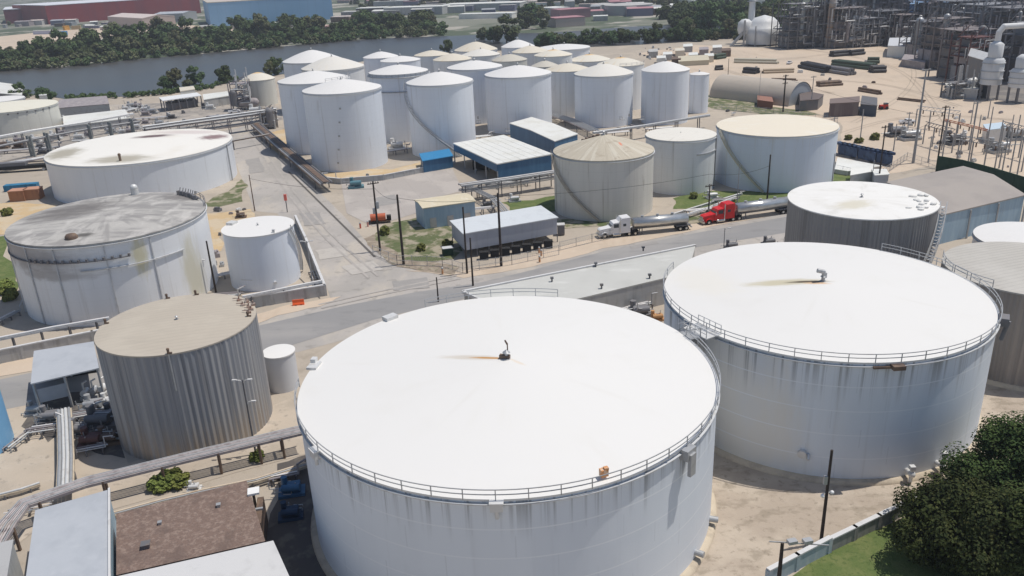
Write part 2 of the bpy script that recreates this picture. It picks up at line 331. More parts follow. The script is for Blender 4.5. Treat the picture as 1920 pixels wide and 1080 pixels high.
sheet('river_yard', [(-200, 196), (60, 196), (220, 196), (420, 190), (520, 170), (530, 225), (430, 240), (250, 262), (100, 290), (-200, 330)], .04, M('grimy_yard_ground', (.40, .36, .315), [('n', (.26, .24, .22), (1, 1, 1), .05, .42, .6, .8), ('n', (.5, .45, .38), (1, 1, 1), .12, .5, .66, .6), ('n', (.14, .13, .12), (1, 1, 1), .3, .55, .66, .7)], .95), 3, amt=.04)
sheet('dark_yard', [(40, 800), (70, 740), (200, 730), (235, 860), (180, 850), (130, 800), (90, 830)], .055, m_dark, 2)  # darker ground between the pump shed and the corrugated tank
sheet('painted_tank_shade', [(500, 1000), (520, 870), (600, 850), (640, 1150), (500, 1150)], .05, m_dark, 2)  # nearest tank's shadow painted on the ground as a dark sheet
sheet('tank_farm_ground', [(500, 215), (520, 150), (700, 108), (1000, 95), (1200, 100), (1330, 150), (1340, 205), (1220, 250), (1040, 260), (900, 300), (720, 315), (560, 300)], .03, m_sand)
for i, (a, b) in enumerate([((541, 322), (703, 482)), ((480, 440), (600, 560)), ((560, 300), (470, 240))]):
    p, q = g(*a), g(*b); d = (q-p).normalized(); nn = Vector((-d.y, d.x, 0))*(.28 if i == 0 else .12)
    sheet('road_joint', [(p-nn).xy, (p+nn).xy, (q+nn).xy, (q-nn).xy], .075, m_jnt, px=False)

# ================================================================== TANKS
def ring_rail(mb, R, z, a0, a1, step=2.6, h=1.1, r=.045):
    n = max(2, int(abs(a1-a0)*R/step)); angs = [a0+(a1-a0)*i/n for i in range(n+1)]
    for zz in (h, h*.55):
        sub = [a0+(a1-a0)*i/(n*3) for i in range(n*3+1)]
        for a, b in zip(sub[:-1], sub[1:]): mb.beam((R*cos(a), R*sin(a), z+zz), (R*cos(b), R*sin(b), z+zz), r*1.7)
    return angs
def railing(R, z, a0, a1, parent, mat, step=2.6, h=1.1, posts=True, r=.045):
    mb = MB(); angs = ring_rail(mb, R, z, a0, a1, step, h, r)
    if not posts:
        for a in angs: mb.beam((R*cos(a), R*sin(a), z), (R*cos(a), R*sin(a), z+h), r*2)
    rl = mb.build('railing', mat, parent)
    if posts:
        pm = MB().box((0, 0, h/2), (.09, .09, h)).build('railing_post', mat, rl)
        for i, a in enumerate(angs):
            o = pm if i == 0 else pm.copy()
            if i: col.objects.link(o)
            o.location = (R*cos(a), R*sin(a), z); o.rotation_euler = (0, 0, a)
    return rl
def spiral(R, z, a0, a1, parent, mat, wd=.9, z1=0.3):
    mb = MB(); n = 60
    for k in range(n):
        t0, t1 = k/n, (k+1)/n; A, B = a0+(a1-a0)*t0, a0+(a1-a0)*t1; za, zb = z+(z1-z)*t0, z+(z1-z)*t1
        ri, ro = R+.08, R+.08+wd
        p = lambda r_, a, zz: Vector((r_*cos(a), r_*sin(a), zz))
        mb.add([p(ri, A, za), p(ro, A, za), p(ro, B, za), p(ri, B, za), p(ri, A, za-.08), p(ro, A, za-.08), p(ro, B, za-.08), p(ri, B, za-.08)], [(0, 1, 2, 3), (4, 7, 6, 5), (0, 4, 5, 1), (1, 5, 6, 2), (2, 6, 7, 3), (3, 7, 4, 0)])
        mb.beam(p(ro, A, za-.15), p(ro, B, zb-.15), .06, .35); mb.beam(p(ro, A, za+1), p(ro, B, zb+1), .07)
        if k % 4 == 0: mb.beam(p(ro, A, za-.1), p(ro, A, za+1), .07)
    return mb.build('stairway', mat, parent)
def tank(label, X, Y, R, z, dome=1.2, sm=None, rm=None, kind='white_storage_tank', cat='storage tank', group=None, corr=0, roof_over=.12, found=True, vent=1., dshape=1.6, seg=96, rim=True, n_roof=8, collar=None):
    rt = root(kind, (X, Y, 0), label, cat, group)
    n = corr*4 if corr else seg
    wob = (lambda i: (.0, .06, .12, .06)[i % 4]) if corr else None
    MB().lathe([(R, 0), (R, z*.33), (R, z*.66), (R, z-.02)], n, smooth=not corr, wob=wob).build('shell', sm or ms_white, rt)
    pr = []
    for k in range(n_roof+1):
        t = 1-k/n_roof; pr.append(((R+roof_over)*t, z+.06+dome*(1-t**dshape)))
    pr[-1] = (0.001, pr[-1][1])
    MB().lathe([(R+roof_over, z-.14), (R+roof_over, z+.06)], 192, smooth=True).lathe(pr, 192, smooth=True).build('roof', rm or mr_white, rt)
    if rim: MB().lathe([(R+.05, z-.5), (R+.3, z-.5), (R+.3, z-.4), (R+.05, z-.4)], 96).build('wind_girder', m_rim, rt)
    if found: MB().lathe([(R+.0, .5), (R+.55, .42), (R+.8, 0), (R+.8, -.3)], 96).build('foundation', m_found, rt)
    if vent:
        mb = MB(); zc = z+dome
        mb.cyl((0, 0, zc-.1), (0, 0, zc+.9*vent), .22*vent, n=12).cyl((0, 0, zc+.9*vent), (0, 0, zc+1.25*vent), .5*vent, .1*vent, n=12).cyl((0, 0, zc-.05), (0, 0, zc+.12), .5*vent, n=16)
        mb.build('roof_vent', m_galv, rt)
    return rt
def att(R, z, deg): return Vector((R*cos(rad(deg)), R*sin(rad(deg)), z))

# --- T1: nearest tank
ms_t1 = shellmat('near_tank_paint', (.74, .785, .84), streak=.12, ring=.0, stain=(.34, .35, .37), extra=[('n', (.64, .69, .76), (.12, .12, .06), .5, .45, .65, .6), ('drip', (.24, .25, .26), 1.5, 17.2, 11., .46, .64, .85), ('ring', (.83, .86, .9), 3.2, .045, .7)])
mr_t1 = roofmat('near_roof_paint', (.735, .725, .70), (.66, .64, .59), .2, [('smudge', (.50, .42, .31), (-3.9, 1.2, 2), (5.2, .8, 6), rad(-17), .5), ('smudge', (.50, .25, .07), (-2.0, .6, 2), (3.0, .3, 6), rad(-17), 1.), ('smudge', (.7, .56, .4), (1.3, -.9, 2), (1.4, .3, 6), rad(-40), .5)])
t1 = tank('huge nearest white tank with a railed rim and rust streak at its centre', -.96, 83.38, 23.25, 16.16, 2.0, ms_t1, mr_t1, seg=192, dshape=1.12, vent=.9)
railing(23.5, 16.2, rad(-178), rad(20), t1, m_galv, 2.9)
railing(23.5, 16.2, rad(72), rad(118), t1, m_galv, 2.9)
def foam_box(deg, parent, mat=m_lgalv, s=1.):
    mb = MB(); p = att(23.6 if parent == t1 else 21.5, 15.7, deg); s *= .75; mb.box(p, (1.*s, 1.5*s, 1.1*s), rad(deg)); mb.box(p+Vector((0, 0, .6*s)), (1.2*s, 1.7*s, .12), rad(deg)).cyl(p-Vector((0, 0, .4)), p-Vector((0, 0, 1.3)), .2)
    return mb.build('foam_chamber', mat, parent)
for d_ in (-93, -144): foam_box(d_, t1)
mb = MB(); p = att(23.7, 15.6, -44); mb.box(p, (.9, 1.5, 1.1), rad(-44)); mb.box(p+Vector((.35, -.35, -1.1)), (.35, .9, 2.4), rad(-44)); mb.build('overflow_chute', m_galv, t1)
mb = MB(); p = att(22.6, 16.9, -68); mb.box(p, (.55, .7, .7), rad(-68)).box(p+Vector((.2, 0, .4)), (.4, .4, .25), .3); mb.build('rusty_hatch', M('rusty_hatch_paint', (.62, .30, .13), [('n', (.7, .55, .42), (1, 1, 1), 2.5, .45, .6, .8)], .8), t1)
mb = MB(); mb.cyl((.15, .1, 18), (.15, .1, 20.1), .07).cyl((0.15, .1, 19.9), (-.1, .2, 20.4), .1).box((-.2, .1, 18.45), (1.2, .5, .35), -.3); mb.build('vent_mast', m_brown, t1)
mb = MB(); mb.box(att(24.2, 16.2, 20), (1.8, 2.4, .15), rad(20)); ring = att(24.8, 16.2, 20)
for s_ in (-1, 1):
    q = Matrix.Rotation(rad(20), 3, 'Z') @ Vector((0, 1.1*s_, 0)); mb.beam(ring+q, ring+q+Vector((0, 0, 1.2)), .1)
    mb.beam(ring+q+Vector((0, 0, 1.2)), ring+q+Vector((-1.6, -.4, 1.2)), .08)
mb.build('stair_landing', m_galv, t1)
spiral(23.2, 16.1, rad(22), rad(75), t1, m_galv)
MB().box(att(23.2, 16.4, 170), (1.2, 1.8, .3), rad(170)).box(att(23.5, 16.7, 168), (.6, .8, .5), rad(170)).build('roof_hatch', m_lgalv, t1); MB().box(att(23, 16.5, 132), (1.2, 1.8, .5), rad(132)).build('roof_hatch', m_lgalv, t1)
mb = MB()
for q in range(10):
    a = rad(-100+q*1.0); 
for d_ in (-35, -20): MB().cyl(att(23.2, 1.2, d_), att(24.2, 1.2, d_), .35).build('nozzle', m_galv, t1)

# --- T2
ms_t2 = shellmat('streaked_shell_paint', (.72, .77, .83), streak=.2, ring=.0, stain=(.36, .36, .35), extra=[('smudge', (.72, .70, .65), (-16, -14, 8), (12, 13, 22), .8, .95), ('n', (.62, .67, .75), (.12, .12, .06), .5, .45, .65, .6), ('drip', (.20, .20, .20), 1.2, 17.2, 10, .48, .66, .85), ('ring', (.83, .86, .9), 3.2, .045, .6)])
mr_t2 = roofmat('second_roof_paint', (.73, .72, .695), (.64, .62, .57), .2, [('smudge', (.50, .44, .27), (-5.0, .9, 1), (7., 1.5, 6), rad(-8), .75), ('smudge', (.10, .075, .045), (-2.0, .3, 1), (3.6, .5, 6), rad(-10), 1.), ('smudge', (.62, .34, .12), (-1., -.5, 1), (2.2, .45, 6), rad(-14), .7), ('smudge', (.74, .70, .6), (-15, 5, 1), (5, 9, 6), .3, .4)])
t2 = tank('large white tank right of the nearest one with dark drips below its railed rim', 42.23, 103.46, 21.06, 16.09, 1.6, ms_t2, mr_t2, seg=192, dshape=1.12, vent=.8)
railing(21.3, 16.15, rad(-212), rad(46), t2, m_galv, 2.9)
mb = MB(); mb.cyl((0, 0, 17.6), (0, 0, 19.2), .25).cyl((0, 0, 19.1), (-.9, 0, 19.3), .3).box((0.1, 0, 18.6), (.5, .5, .7), .2); mb.build('vent_mast', m_galv, t2)
mb = MB(); p = att(21.5, 15.7, -88); mb.box(p, (1.0, 1.4, .5), rad(-88)).box(p+Vector((-1.6, .2, -.1)), (2.2, .4, .2), 0); mb.build('foam_chamber', m_brown, t2)
mb = MB(); p = att(21.6, 15.8, -30); mb.box(p, (1.2, 1.8, 1.1), rad(-30)).cyl(p+Vector((.5, -.3, 0)), p+Vector((.1, -.1, -2.6)), .28); mb.build('overflow_chute', m_steel, t2)
mb = MB(); p = att(21.8, 16.2, -150); mb.box(p, (2.6, 4.2, .14), rad(-150))
for q in range(5):
    for e_ in (-1, 1):
        b_ = p + Matrix.Rotation(rad(-150), 3, 'Z') @ Vector((1.2*e_, -2+q, 0)); mb.beam(b_, b_+Vector((0, 0, 1.2)), .09)
for e_ in (-1, 1):
    for zz in (.6, 1.2):
        b_ = [p + Matrix.Rotation(rad(-150), 3, 'Z') @ Vector((1.2*e_, y_, zz)) for y_ in (-2, 2)]; mb.beam(b_[0], b_[1], .08)
mb.build('landing_platform', m_lgalv, t2)
mb = MB(); mb.cyl(att(21, 3.5, -113), att(21.6, 3.5, -113), .5).cyl(att(21.1, 3.4, -111), att(21.7, 3.0, -111), .18); mb.build('side_manway', m_lgalv, t2)
for d_, h_ in ((-79, 2.2), (-67, 3)):
    mb = MB(); mb.cyl(att(21, 1.3, d_), att(22.2, 1.3, d_), .3).cyl(att(22, .2, d_), att(22, h_, d_), .22).box(att(22, h_, d_), (.6, .6, .5)).ball(att(22.1, 1.3, d_), .42); mb.build('valve', m_lgalv, t2)
spiral(21, 15.6, rad(-150), rad(-205), t2, m_galv)

# --- T3 corrugated grey near left
ms_corr = M('corrugated_grey_shell', (.28, .29, .31), [('n', (.38, .38, .385), (1.3, 1.3, .012), 1.1, .45, .58, .8), ('n', (.14, .145, .16), (1.4, 1.4, .02), .9, .5, .65, .6), ('drip2', (.36, .30, .235), 1.5, 7., 1., .35, .6, .85)], .6, .15)
ms_corr2 = M('corrugated_tan_shell', (.30, .27, .245), [('n', (.22, .2, .19), (1.2, 1.2, .012), 1.1, .45, .6, .6), ('n', (.4, .35, .31), (1.4, 1.4, .02), .9, .5, .65, .6)], .6, .1)
mr_tan = M('tan_seamed_roof', (.46, .41, .34), [('seam', (.36, .32, .27), 1.85, .95, .18, .4), ('n', (.53, .48, .40), (1, 1, 1), .12, .45, .65, .5), ('n', (.4, .36, .3), (.3, 2, 1), .5, .5, .7, .4)], .75)
mr_gseam = M('grey_seamed_roof', (.46, .44, .40), [('seam', (.33, .31, .29), 1.85, .95, .2, .55), ('n', (.55, .53, .49), (1, 1, 1), .12, .45, .65, .5)], .75)
t3 = tank('grey corrugated tank with a flat tan ribbed roof beside the nearest white tank', -46.09, 103.94, 10.32, 15.61, .45, ms_corr, mr_tan, 'corrugated_storage_tank', corr=84, found=False, vent=.5, rim=False)
mb = MB()
for d_, r_ in ((25, 9.6), (32, 9), (18, 9.8), (12, 9.5), (38, 9.9), (28, 10.3), (46, 9.4)):
    p = att(r_, 15.85, d_); mb.box(p, (.6, .35, .35), rad(d_)); mb.cyl(p, p+Vector((0, 0, .6)), .09).beam(p+Vector((0, 0, .3)), p+Vector((-1., .3, .2)), .1)
mb.build('roof_piping', M('rusty_pipework', (.34, .22, .17), [('n', (.5, .46, .42), (1, 1, 1), 1.5, .45, .6, .7)], .7), t3)
for d_, r_ in ((177, 10.1), (118, 10.2), (-76, 10.3), (95, 10.), (5, 9.5)):
    mb = MB(); p = att(r_, 15.7, d_); mb.cyl(p, p+Vector((0, 0, .5)), .16).ball(p+Vector((0, 0, .6)), .2).box(p+Vector((.15, 0, .1)), (.6, .2, .2)); mb.build('roof_fitting', m_brown, t3)
MB().cyl(att(10.45, 15.6, -76), att(10.45, 10.5, -76), .1).build('gauge_pipe', m_galv, t3)

# --- TG grey-roofed big tank, left
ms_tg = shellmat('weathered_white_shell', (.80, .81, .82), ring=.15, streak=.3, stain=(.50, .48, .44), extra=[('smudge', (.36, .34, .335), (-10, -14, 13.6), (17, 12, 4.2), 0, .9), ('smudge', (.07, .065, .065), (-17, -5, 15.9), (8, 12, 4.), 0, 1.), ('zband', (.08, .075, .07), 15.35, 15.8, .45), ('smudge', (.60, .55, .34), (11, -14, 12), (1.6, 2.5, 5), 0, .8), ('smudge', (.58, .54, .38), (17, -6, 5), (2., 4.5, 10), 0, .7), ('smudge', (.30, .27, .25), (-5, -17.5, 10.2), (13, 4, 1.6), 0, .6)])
mr_tg = M('soot_streaked_roof', (.44, .425, .40), [('n', (.25, .24, .235), (.25, 1., 1), .3, .46, .6, .8), ('r', (.28, .27, .26), 5, .47, .62, .8), ('n', (.55, .53, .50), (1, .5, 1), .35, .5, .68, .7), ('smudge', (.13, .12, .115), (-9, 4, 0), (12, 9, 9), .5, .75), ('smudge', (.09, .085, .08), (1, -13, 0), (2.6, 1.4, 9), .1, .9), ('smudge', (.12, .11, .11), (10, 12, 0), (7, 4, 9), -.4, .6)], .85)
tg = tank('wide white tank with a soot-streaked dark grey roof and dark band under its rim', -79.38, 158.65, 18.13, 15.8, .9, ms_tg, mr_tg, 'weathered_storage_tank', seg=128, found=False, vent=.0, dshape=1.3)
for zz, a0, a1, nm in ((12.6, -172, -58, 'walkway_ring'), (10.9, -85, -25, 'stiffener_ring')):
    mb = MB(); nn = 60
    for k in range(nn):
        A, B = rad(a0+(a1-a0)*k/nn), rad(a0+(a1-a0)*(k+1)/nn); mb.beam((18.35*cos(A), 18.35*sin(A), zz), (18.35*cos(B), 18.35*sin(B), zz), .28, .16)
    if nm == 'walkway_ring':
        for k in range(14):
            A = rad(-115+57*k/13); mb.box((18.5*cos(A), 18.5*sin(A), zz+.25), (.35, .35, .6))
    mb.build(nm, m_steel if nm == 'walkway_ring' else m_rim, tg)
for d_ in (-148, -118, -70, -98, -45):
    MB().beam(att(18.3, .1, d_), att(18.22, 15.5, d_), .2, .2).build('shell_stiffener', m_rim, tg)
mb = MB()
for k in range(8):
    p = att(16.8, 15.9, 35+k*3.4); mb.box(p+Vector((0, 0, .5)), (.7, .5, 1.), k).beam(p, p+Vector((0.4, .4, 1.6)), .12).cyl(p, p+Vector((1, -.3, .6)), .2)
mb.build('rim_machinery', m_steel, tg)
mb = MB().lathe([(1.1, 15.9), (1.1, 16.5), (.8, 16.9), (0.01, 17)], 16, (-.5, -14.5, 0)); mb.build('roof_hatch', m_brown, tg)
mb = MB().cyl((-1.5, 16.3, 15.8), (-1.5, 16.3, 17.2), .8).ball((-1.5, 16.3, 17.5), .8); mb.build('roof_vent', m_lgalv, tg)
railing(18.2, 15.9, rad(15), rad(45), tg, m_steel, 2.2, posts=False)

# --- TL big low white, left
ms_tl = shellmat('milky_shell_paint', (.76, .79, .83), ring=.08, streak=.2)
mr_tl = M('smudged_white_roof', (.78, .76, .71), [('n', (.70, .66, .58), (1, 1, 1), .06, .5, .7, .6), ('smudge', (.15, .10, .10), (-1, 12, 0), (8, 4, 9), .1, 1.), ('smudge', (.26, .18, .18), (20, 8, 0), (5.5, 6, 9), -.4, 1.), ('smudge', (.36, .33, .26), (-20, -8, 0), (7, 11, 9), .3, .9), ('smudge', (.38, .35, .28), (2, -20, 0), (12, 6, 9), 0, .9), ('smudge', (.58, .5, .48), (8, 18, 0), (17, 5, 9), -.2, .7)], .75)
tl = tank('very wide low white tank with purplish brown smudges on its roof', -112.18, 253.59, 26.64, 11.39, .9, ms_tl, mr_tl, 'low_storage_tank', seg=160, found=False, vent=0, dshape=1.4)
mb = MB().cyl((3, -22, 11.6), (3, -22, 13.2), .35).ball((3, -22, 13.4), .45); mb.build('roof_vent', m_brown, tl)
mb = MB().cyl(att(26.9, 0, -4), att(26.9, 11, -4), .15).cyl(att(27.3, 0, -6), att(27.3, 9, -6), .12); mb.build('riser_pipe', m_galv, tl)

# --- S1, S2 small white
s1 = tank('small white tank with a flat roof inside the low wall by the crossroads', -51.27, 161.61, 7.02, 11.57, .2, shellmat('clean_small_shell', (.76, .80, .86), ring=.08, streak=.1), roofmat('clean_small_roof', amt=.05), 'small_storage_tank', found=False, vent=.5, rim=False, roof_over=.2)
MB().box(att(6.3, 11.9, 160), (1.6, 1.8, .5), 2.8).build('roof_hatch', m_lgalv, s1); MB().box(att(6.7, 11.8, -48), (.5, .5, 1)).build('roof_fitting', m_lgalv, s1)
mb = MB(); mb.beam(att(7.1, 2.5, -95), att(7.1, 2.5, -115), .12).cyl(att(7, 1.5, -60), att(7.5, 1.5, -60), .3); mb.build('nozzle', m_lgalv, s1)
spiral(7.0, 11.4, rad(-20), rad(30), s1, m_galv, .7)
tank('little white tank with a flat lid between the grey corrugated tank and the nearest tank', -36.02, 113.6, 2.37, 5.99, .12, shellmat('little_shell', (.63, .64, .66), ring=.05, streak=.15), roofmat('little_roof', amt=.05), 'little_storage_tank', found=False, vent=.0, rim=False)

# --- T4, T9, T10 right
t4 = tank('dark grey corrugated tank with a bright patched white roof behind the second white tank', 62.6, 140.32, 12.23, 18.0, .35, M('dark_corrugated_shell', (.30, .285, .275), [('n', (.34, .32, .30), (.9, .9, .012), 1.1, .45, .6, .6), ('n', (.18, .17, .16), (1.4, 1.4, .02), .9, .5, .65, .6)], .6, .1), M('patched_white_roof', (.76, .75, .72), [('n', (.62, .60, .55), (1, 1, 1), .2, .5, .7, .5), ('n', (.8, .79, .77), (1, 1, 1), .5, .55, .7, .5), ('smudge', (.55, .50, .36), (-3, -4, 0), (5, 3, 9), .4, .6), ('r', (.6, .58, .54), 3, .55, .7, .5)], .8), 'corrugated_storage_tank', corr=120, found=False, vent=.6, rim=False, roof_over=.25)
mb = MB()
for a0, a1, z0, z1 in ((-25, -62, 17.6, 6),):
    for k in range(24):
        A, B = rad(a0+(a1-a0)*k/24), rad(a0+(a1-a0)*(k+1)/24); za, zb = z0+(z1-z0)*k/24, z0+(z1-z0)*(k+1)/24
        for rr, hh in ((12.5, 0), (13.5, 0), (13.5, 1.05), (12.5, 1.05)): mb.beam((rr*cos(A), rr*sin(A), za+hh), (rr*cos(B), rr*sin(B), zb+hh), .14, .3 if hh == 0 else .12)
        mb.box((13*cos(A), 13*sin(A), za), (.5, 1., .08), A)
        if k % 3 == 0: mb.beam((13.5*cos(A), 13.5*sin(A), za), (13.5*cos(A), 13.5*sin(A), za+1.05), .1)
mb.box(att(13.1, 6, -64), (1.4, 1.8, .2), rad(-64))
mb.build('stairway', m_lgalv, t4)
mb = MB()
rr_ = random.Random(3)
for k in range(22):
    p = att(rr_.uniform(8.5, 11.5), 18.3, rr_.uniform(-55, 5)); MB().ball(p, .5, 10, sc=(rr_.uniform(.6, 1.3), rr_.uniform(.5, 1.), rr_.uniform(.3, .6))).build('roof_foam_patch', MATS['patched_white_roof'], t4)
mb = MB().lathe([(12.45, 4.5), (12.55, 4.5), (12.55, 4.7), (12.45, 4.7)], 96).lathe([(12.45, 9.5), (12.5, 9.5), (12.5, 9.62), (12.45, 9.62)], 96); mb.build('hoop_band', m_steel, t4)
t9 = tank('brown corrugated tank with a grey ribbed roof cut by the right edge of the view', 77.34, 113.35, 11.88, 14.32, .35, ms_corr2, mr_gseam, 'corrugated_storage_tank', corr=110, vent=.5, rim=False)
railing(11.9, 14.4, rad(150), rad(215), t9, m_galv, 3, posts=False)
tank('white tank mostly hidden behind the brown corrugated one at the right edge', 90.5, 134, 9.06, 11.6, .6, ms_white, mr_white, found=False, vent=0)
# --- T5, T7, T8
t5 = tank('broad white tank with a cream roof beside the sandy lot', 74.53, 225.1, 15.94, 14.87, .5, shellmat('broad_shell_paint', (.70, .77, .85), ring=.15, streak=.3, stain=(.55, .48, .34)), roofmat('cream_flat_roof', (.76, .69, .56), (.80, .78, .72), .5, k=2), seg=128, found=False, vent=0, dshape=1.3)
spiral(15.9, 14.6, rad(-170), rad(-115), t5, M('yellowed_stair', (.5, .47, .36), [], .7))
t7 = tank('stained cream tank with a conical panelled tan roof behind the white truck', 24.35, 203.4, 12.43, 14.98, 3.7, shellmat('stained_cream_shell', (.68, .66, .60), ring=.25, streak=.7, stain=(.30, .26, .2)), M('panelled_tan_roof', (.50, .45, .36), [('r', (.60, .56, .47), 7, .48, .58, .7), ('r', (.40, .35, .27), 11, .52, .62, .5), ('n', (.32, .26, .19), (1, 1, 1), .4, .55, .7, .5), ('smudge', (.70, .20, .12), (3.6, -4.5, 2), (.5, 1.3, 9), .2, .8), ('smudge', (.28, .15, .08), (-2, 2, 4), (3.5, 1, 9), .5, .9)], .85), 'cone_roof_tank', found=False, vent=.9, dshape=1.15)
spiral(12.4, 14.6, rad(-178), rad(-100), t7, M('tan_stair', (.42, .38, .31), [], .8), .7)
mb = MB()
for k in range(5): mb.box(att(1.4+k*.9, 18.6-.3*k, 165), (1., .6, .4), 2.9)
mb.build('roof_pipe', m_brown, t7)
t8 = tank('medium white tank with a yellowish flat roof right of the cream cone tank', 47.32, 220.79, 9.3, 14.41, .35, ms_fade, roofmat('yellowish_roof', (.74, .71, .64), (.5, .46, .38), .3), found=False, vent=.3, rim=True)
mb = MB()
for k in range(20):
    A, B = rad(-75+60*k/20), rad(-75+60*(k+1)/20); mb.beam((9.4*cos(A), 9.4*sin(A), 10.6), (9.4*cos(B), 9.4*sin(B), 10.6), .2, .3)
mb.beam(att(9.45, 0, -20), att(9.45, 14.4, -20), .5, .2); mb.build('shell_ladder', m_galv, t8)

# --- tank farm
farm = [
 ('tallest front white tank at the farm corner beside the brown pipe trench', -51.24, 267.52, 12.28, 24.2, 2.8, 0, 0),
 ('tall white tank half hidden behind the left shoulder of the tallest corner tank', -66.02, 295.64, 12.25, 24.0, 2.8, 0, 0),
 ('leftmost back white tank of the farm against the river', -84.76, 381.11, 12.85, 22.0, 4.3, 0, 0),
 ('white domed tank overlapping the leftmost back tank from the front', -69.72, 349.67, 12.64, 22.0, 4.2, 1, 1),
 ('narrow white tank with a small peaked cap, alone by the river left of centre', -57.14, 402.27, 8.12, 20.0, 2.3, 0, 0),
 ('narrow white tank just right of the peak-capped one', -44.65, 374.26, 8.75, 21.0, 1.7, 0, 0),
 ('white tank with a railed ring below its shallow dome, third back from the trench', -37.73, 307.77, 10.6, 24.0, 2.3, 0, 0),
 ('tall white tank with a long diagonal stairway across its front', -21.0, 279.73, 10.96, 23.54, 3., 0, 0),
 ('small back tank with a pinkish peaked roof nearest the river in its row', -32.9, 401.53, 8.15, 20.0, 1.9, 1, 2),
 ('small tank with a dull cream roof in front of the pink-peaked one', -22.03, 378.29, 8.54, 20.0, 2.4, 1, 2),
 ('white tank left behind the big smooth central tank with a dark stair edge', -11.0, 338.0, 10.9, 21.0, 2.3, 0, 0),
 ('big round-domed white tank at the back against the river trees', -13.15, 437.59, 10.95, 18.0, 3.8, 0, 2),
 ('round-topped pale tank directly in front of the big back dome', -9.6, 392.68, 8.74, 20.0, 2.4, 1, 1),
 ('big smooth white tank behind the long blue roofed shed', 5.74, 315.48, 12.36, 20.44, 2.9, 0, 0),
 ('bright white tank at the very back of the farm next to a dark riverside tree', 8.41, 433.61, 8.4, 19.0, 3.2, 0, 0),
 ('cream domed tank just in front of the bright back tank', 13.64, 406.38, 8.65, 19.0, 2.6, 1, 2),
 ('broad flat white-roofed tank at the far right back of the farm', 32.29, 438.25, 13.13, 17.0, 1.6, 0, 0),
 ('tank with a rusty yellow centre on its roof in the third row', 22.6, 373.0, 8.3, 20.5, 2.2, 1, 3),
 ('tank with an orange stained roof centre in the second row right', 39.2, 380.0, 9.2, 17.0, 2.3, 1, 3),
 ('dull beige roofed tank in the middle of the farm', 3.21, 366.01, 7.6, 20.0, 2.3, 2, 4),
 ('small dingy beige tank squeezed between larger ones mid farm', 17.9, 356.0, 5.6, 18.0, 2.0, 2, 4),
 ('pale tank with a peach tinted roof behind the front row centre', 26.18, 341.2, 8.92, 18.0, 2.3, 1, 2),
 ('front row white tank with a slightly yellowed cone roof above the long silver pipe', 38.27, 318.99, 11.03, 18.77, 3.3, 0, 1),
 ('tank with a yellow orange crest peeking between the two right front tanks', 49.21, 351.0, 9.65, 18.0, 2.6, 1, 3),
 ('right front white tank with a bluish wall and pale pink roof', 61.25, 316.66, 8.87, 19.31, 3., 0, 0),
 ('slim small white tank at the right end of the farm', 77.85, 332.58, 3.81, 14.94, .8, 0, 0)]
sms = [ms_white, ms_fade, ms_cream]; rms = [mr_white, roofmat('offwhite_roof_paint', (.70, .675, .62), (.7, .62, .45), .25), mr_cream, mr_orange, mr_beige]
FT = []
for L_ in farm:
    FT.append(tank(L_[0], L_[1], L_[2], L_[3], L_[4], L_[5], sms[L_[6]], rms[L_[7]], group='white tanks crowded in the riverside tank farm', seg=72, found=False, vent=.8, dshape=1.35, rim=L_[3] > 10))
spiral(10.96, 23.2, rad(-190), rad(-58), FT[7], m_galv, 1.0)
spiral(10.9, 20.6, rad(0), rad(-60), FT[10], m_galv, 1.)
railing(10.9, 23.0, rad(-200), rad(20), FT[6], m_galv, 2.2, posts=False)
mb = MB().lathe([(10.7, 17.8), (11.1, 17.8), (11.1, 18.1), (10.7, 18.1)], 72); mb.build('stiffener_ring', m_galv, FT[6])
MB().lathe([(10.7, 22.9), (11.5, 22.9), (11.5, 23.05), (10.7, 23.05)], 72).build('walkway_ring', m_galv, FT[6])
railing(12.3, 24.1, rad(-60), rad(30), FT[1], m_galv, 2.2, posts=False)
railing(9.6, 18.1, rad(-100), rad(-10), FT[23], m_galv, 2.2, posts=False)
for k in range(5): MB().box(att(12.35, 3+k*4.2, -97+k*3), (.2, .6, .5), rad(-97)).build('shell_fitting', m_galv, FT[0])
y_ = tank('small squat tank with a yellow dome near the riverside plant', -116.94, 404.97, 7.65, 12, 3, ms_cream, mr_orange, 'small_storage_tank', found=False, vent=0, rim=False)
tll = tank('wide cream roofed tank with small rim vents at the far left behind the pipe racks', -211.09, 359.18, 18.27, 10.49, .5, ms_cream, roofmat('sallow_roof', (.74, .71, .60), (.6, .52, .38), .3), 'low_storage_tank', found=False, vent=0)
for k in range(12): MB().box(att(18.4, 9.6, -130+k*11), (.3, .6, .6), rad(-130+k*11)).build('rim_vent', m_steel, tll)
tank('low pale tank at the river edge in the upper left corner', -242.2, 403.2, 11.65, 8, .8, ms_fade, mr_white, 'low_storage_tank', found=False, vent=0)
_b = g(38, 848)
tank('sky blue tank cut by the left edge of the view', _b.x-8.9, _b.y+1.2, 6.5, 12, .5, M('sky_blue_paint', (.20, .44, .70), [('n', (.16, .37, .6), (1, 1, .1), .6, .45, .65, .6), ('n', (.28, .5, .74), (1, 1, 1), .8, .5, .7, .4)], .5), roofmat('blue_tank_roof', (.25, .48, .7)), 'blue_storage_tank', vent=0, found=False)
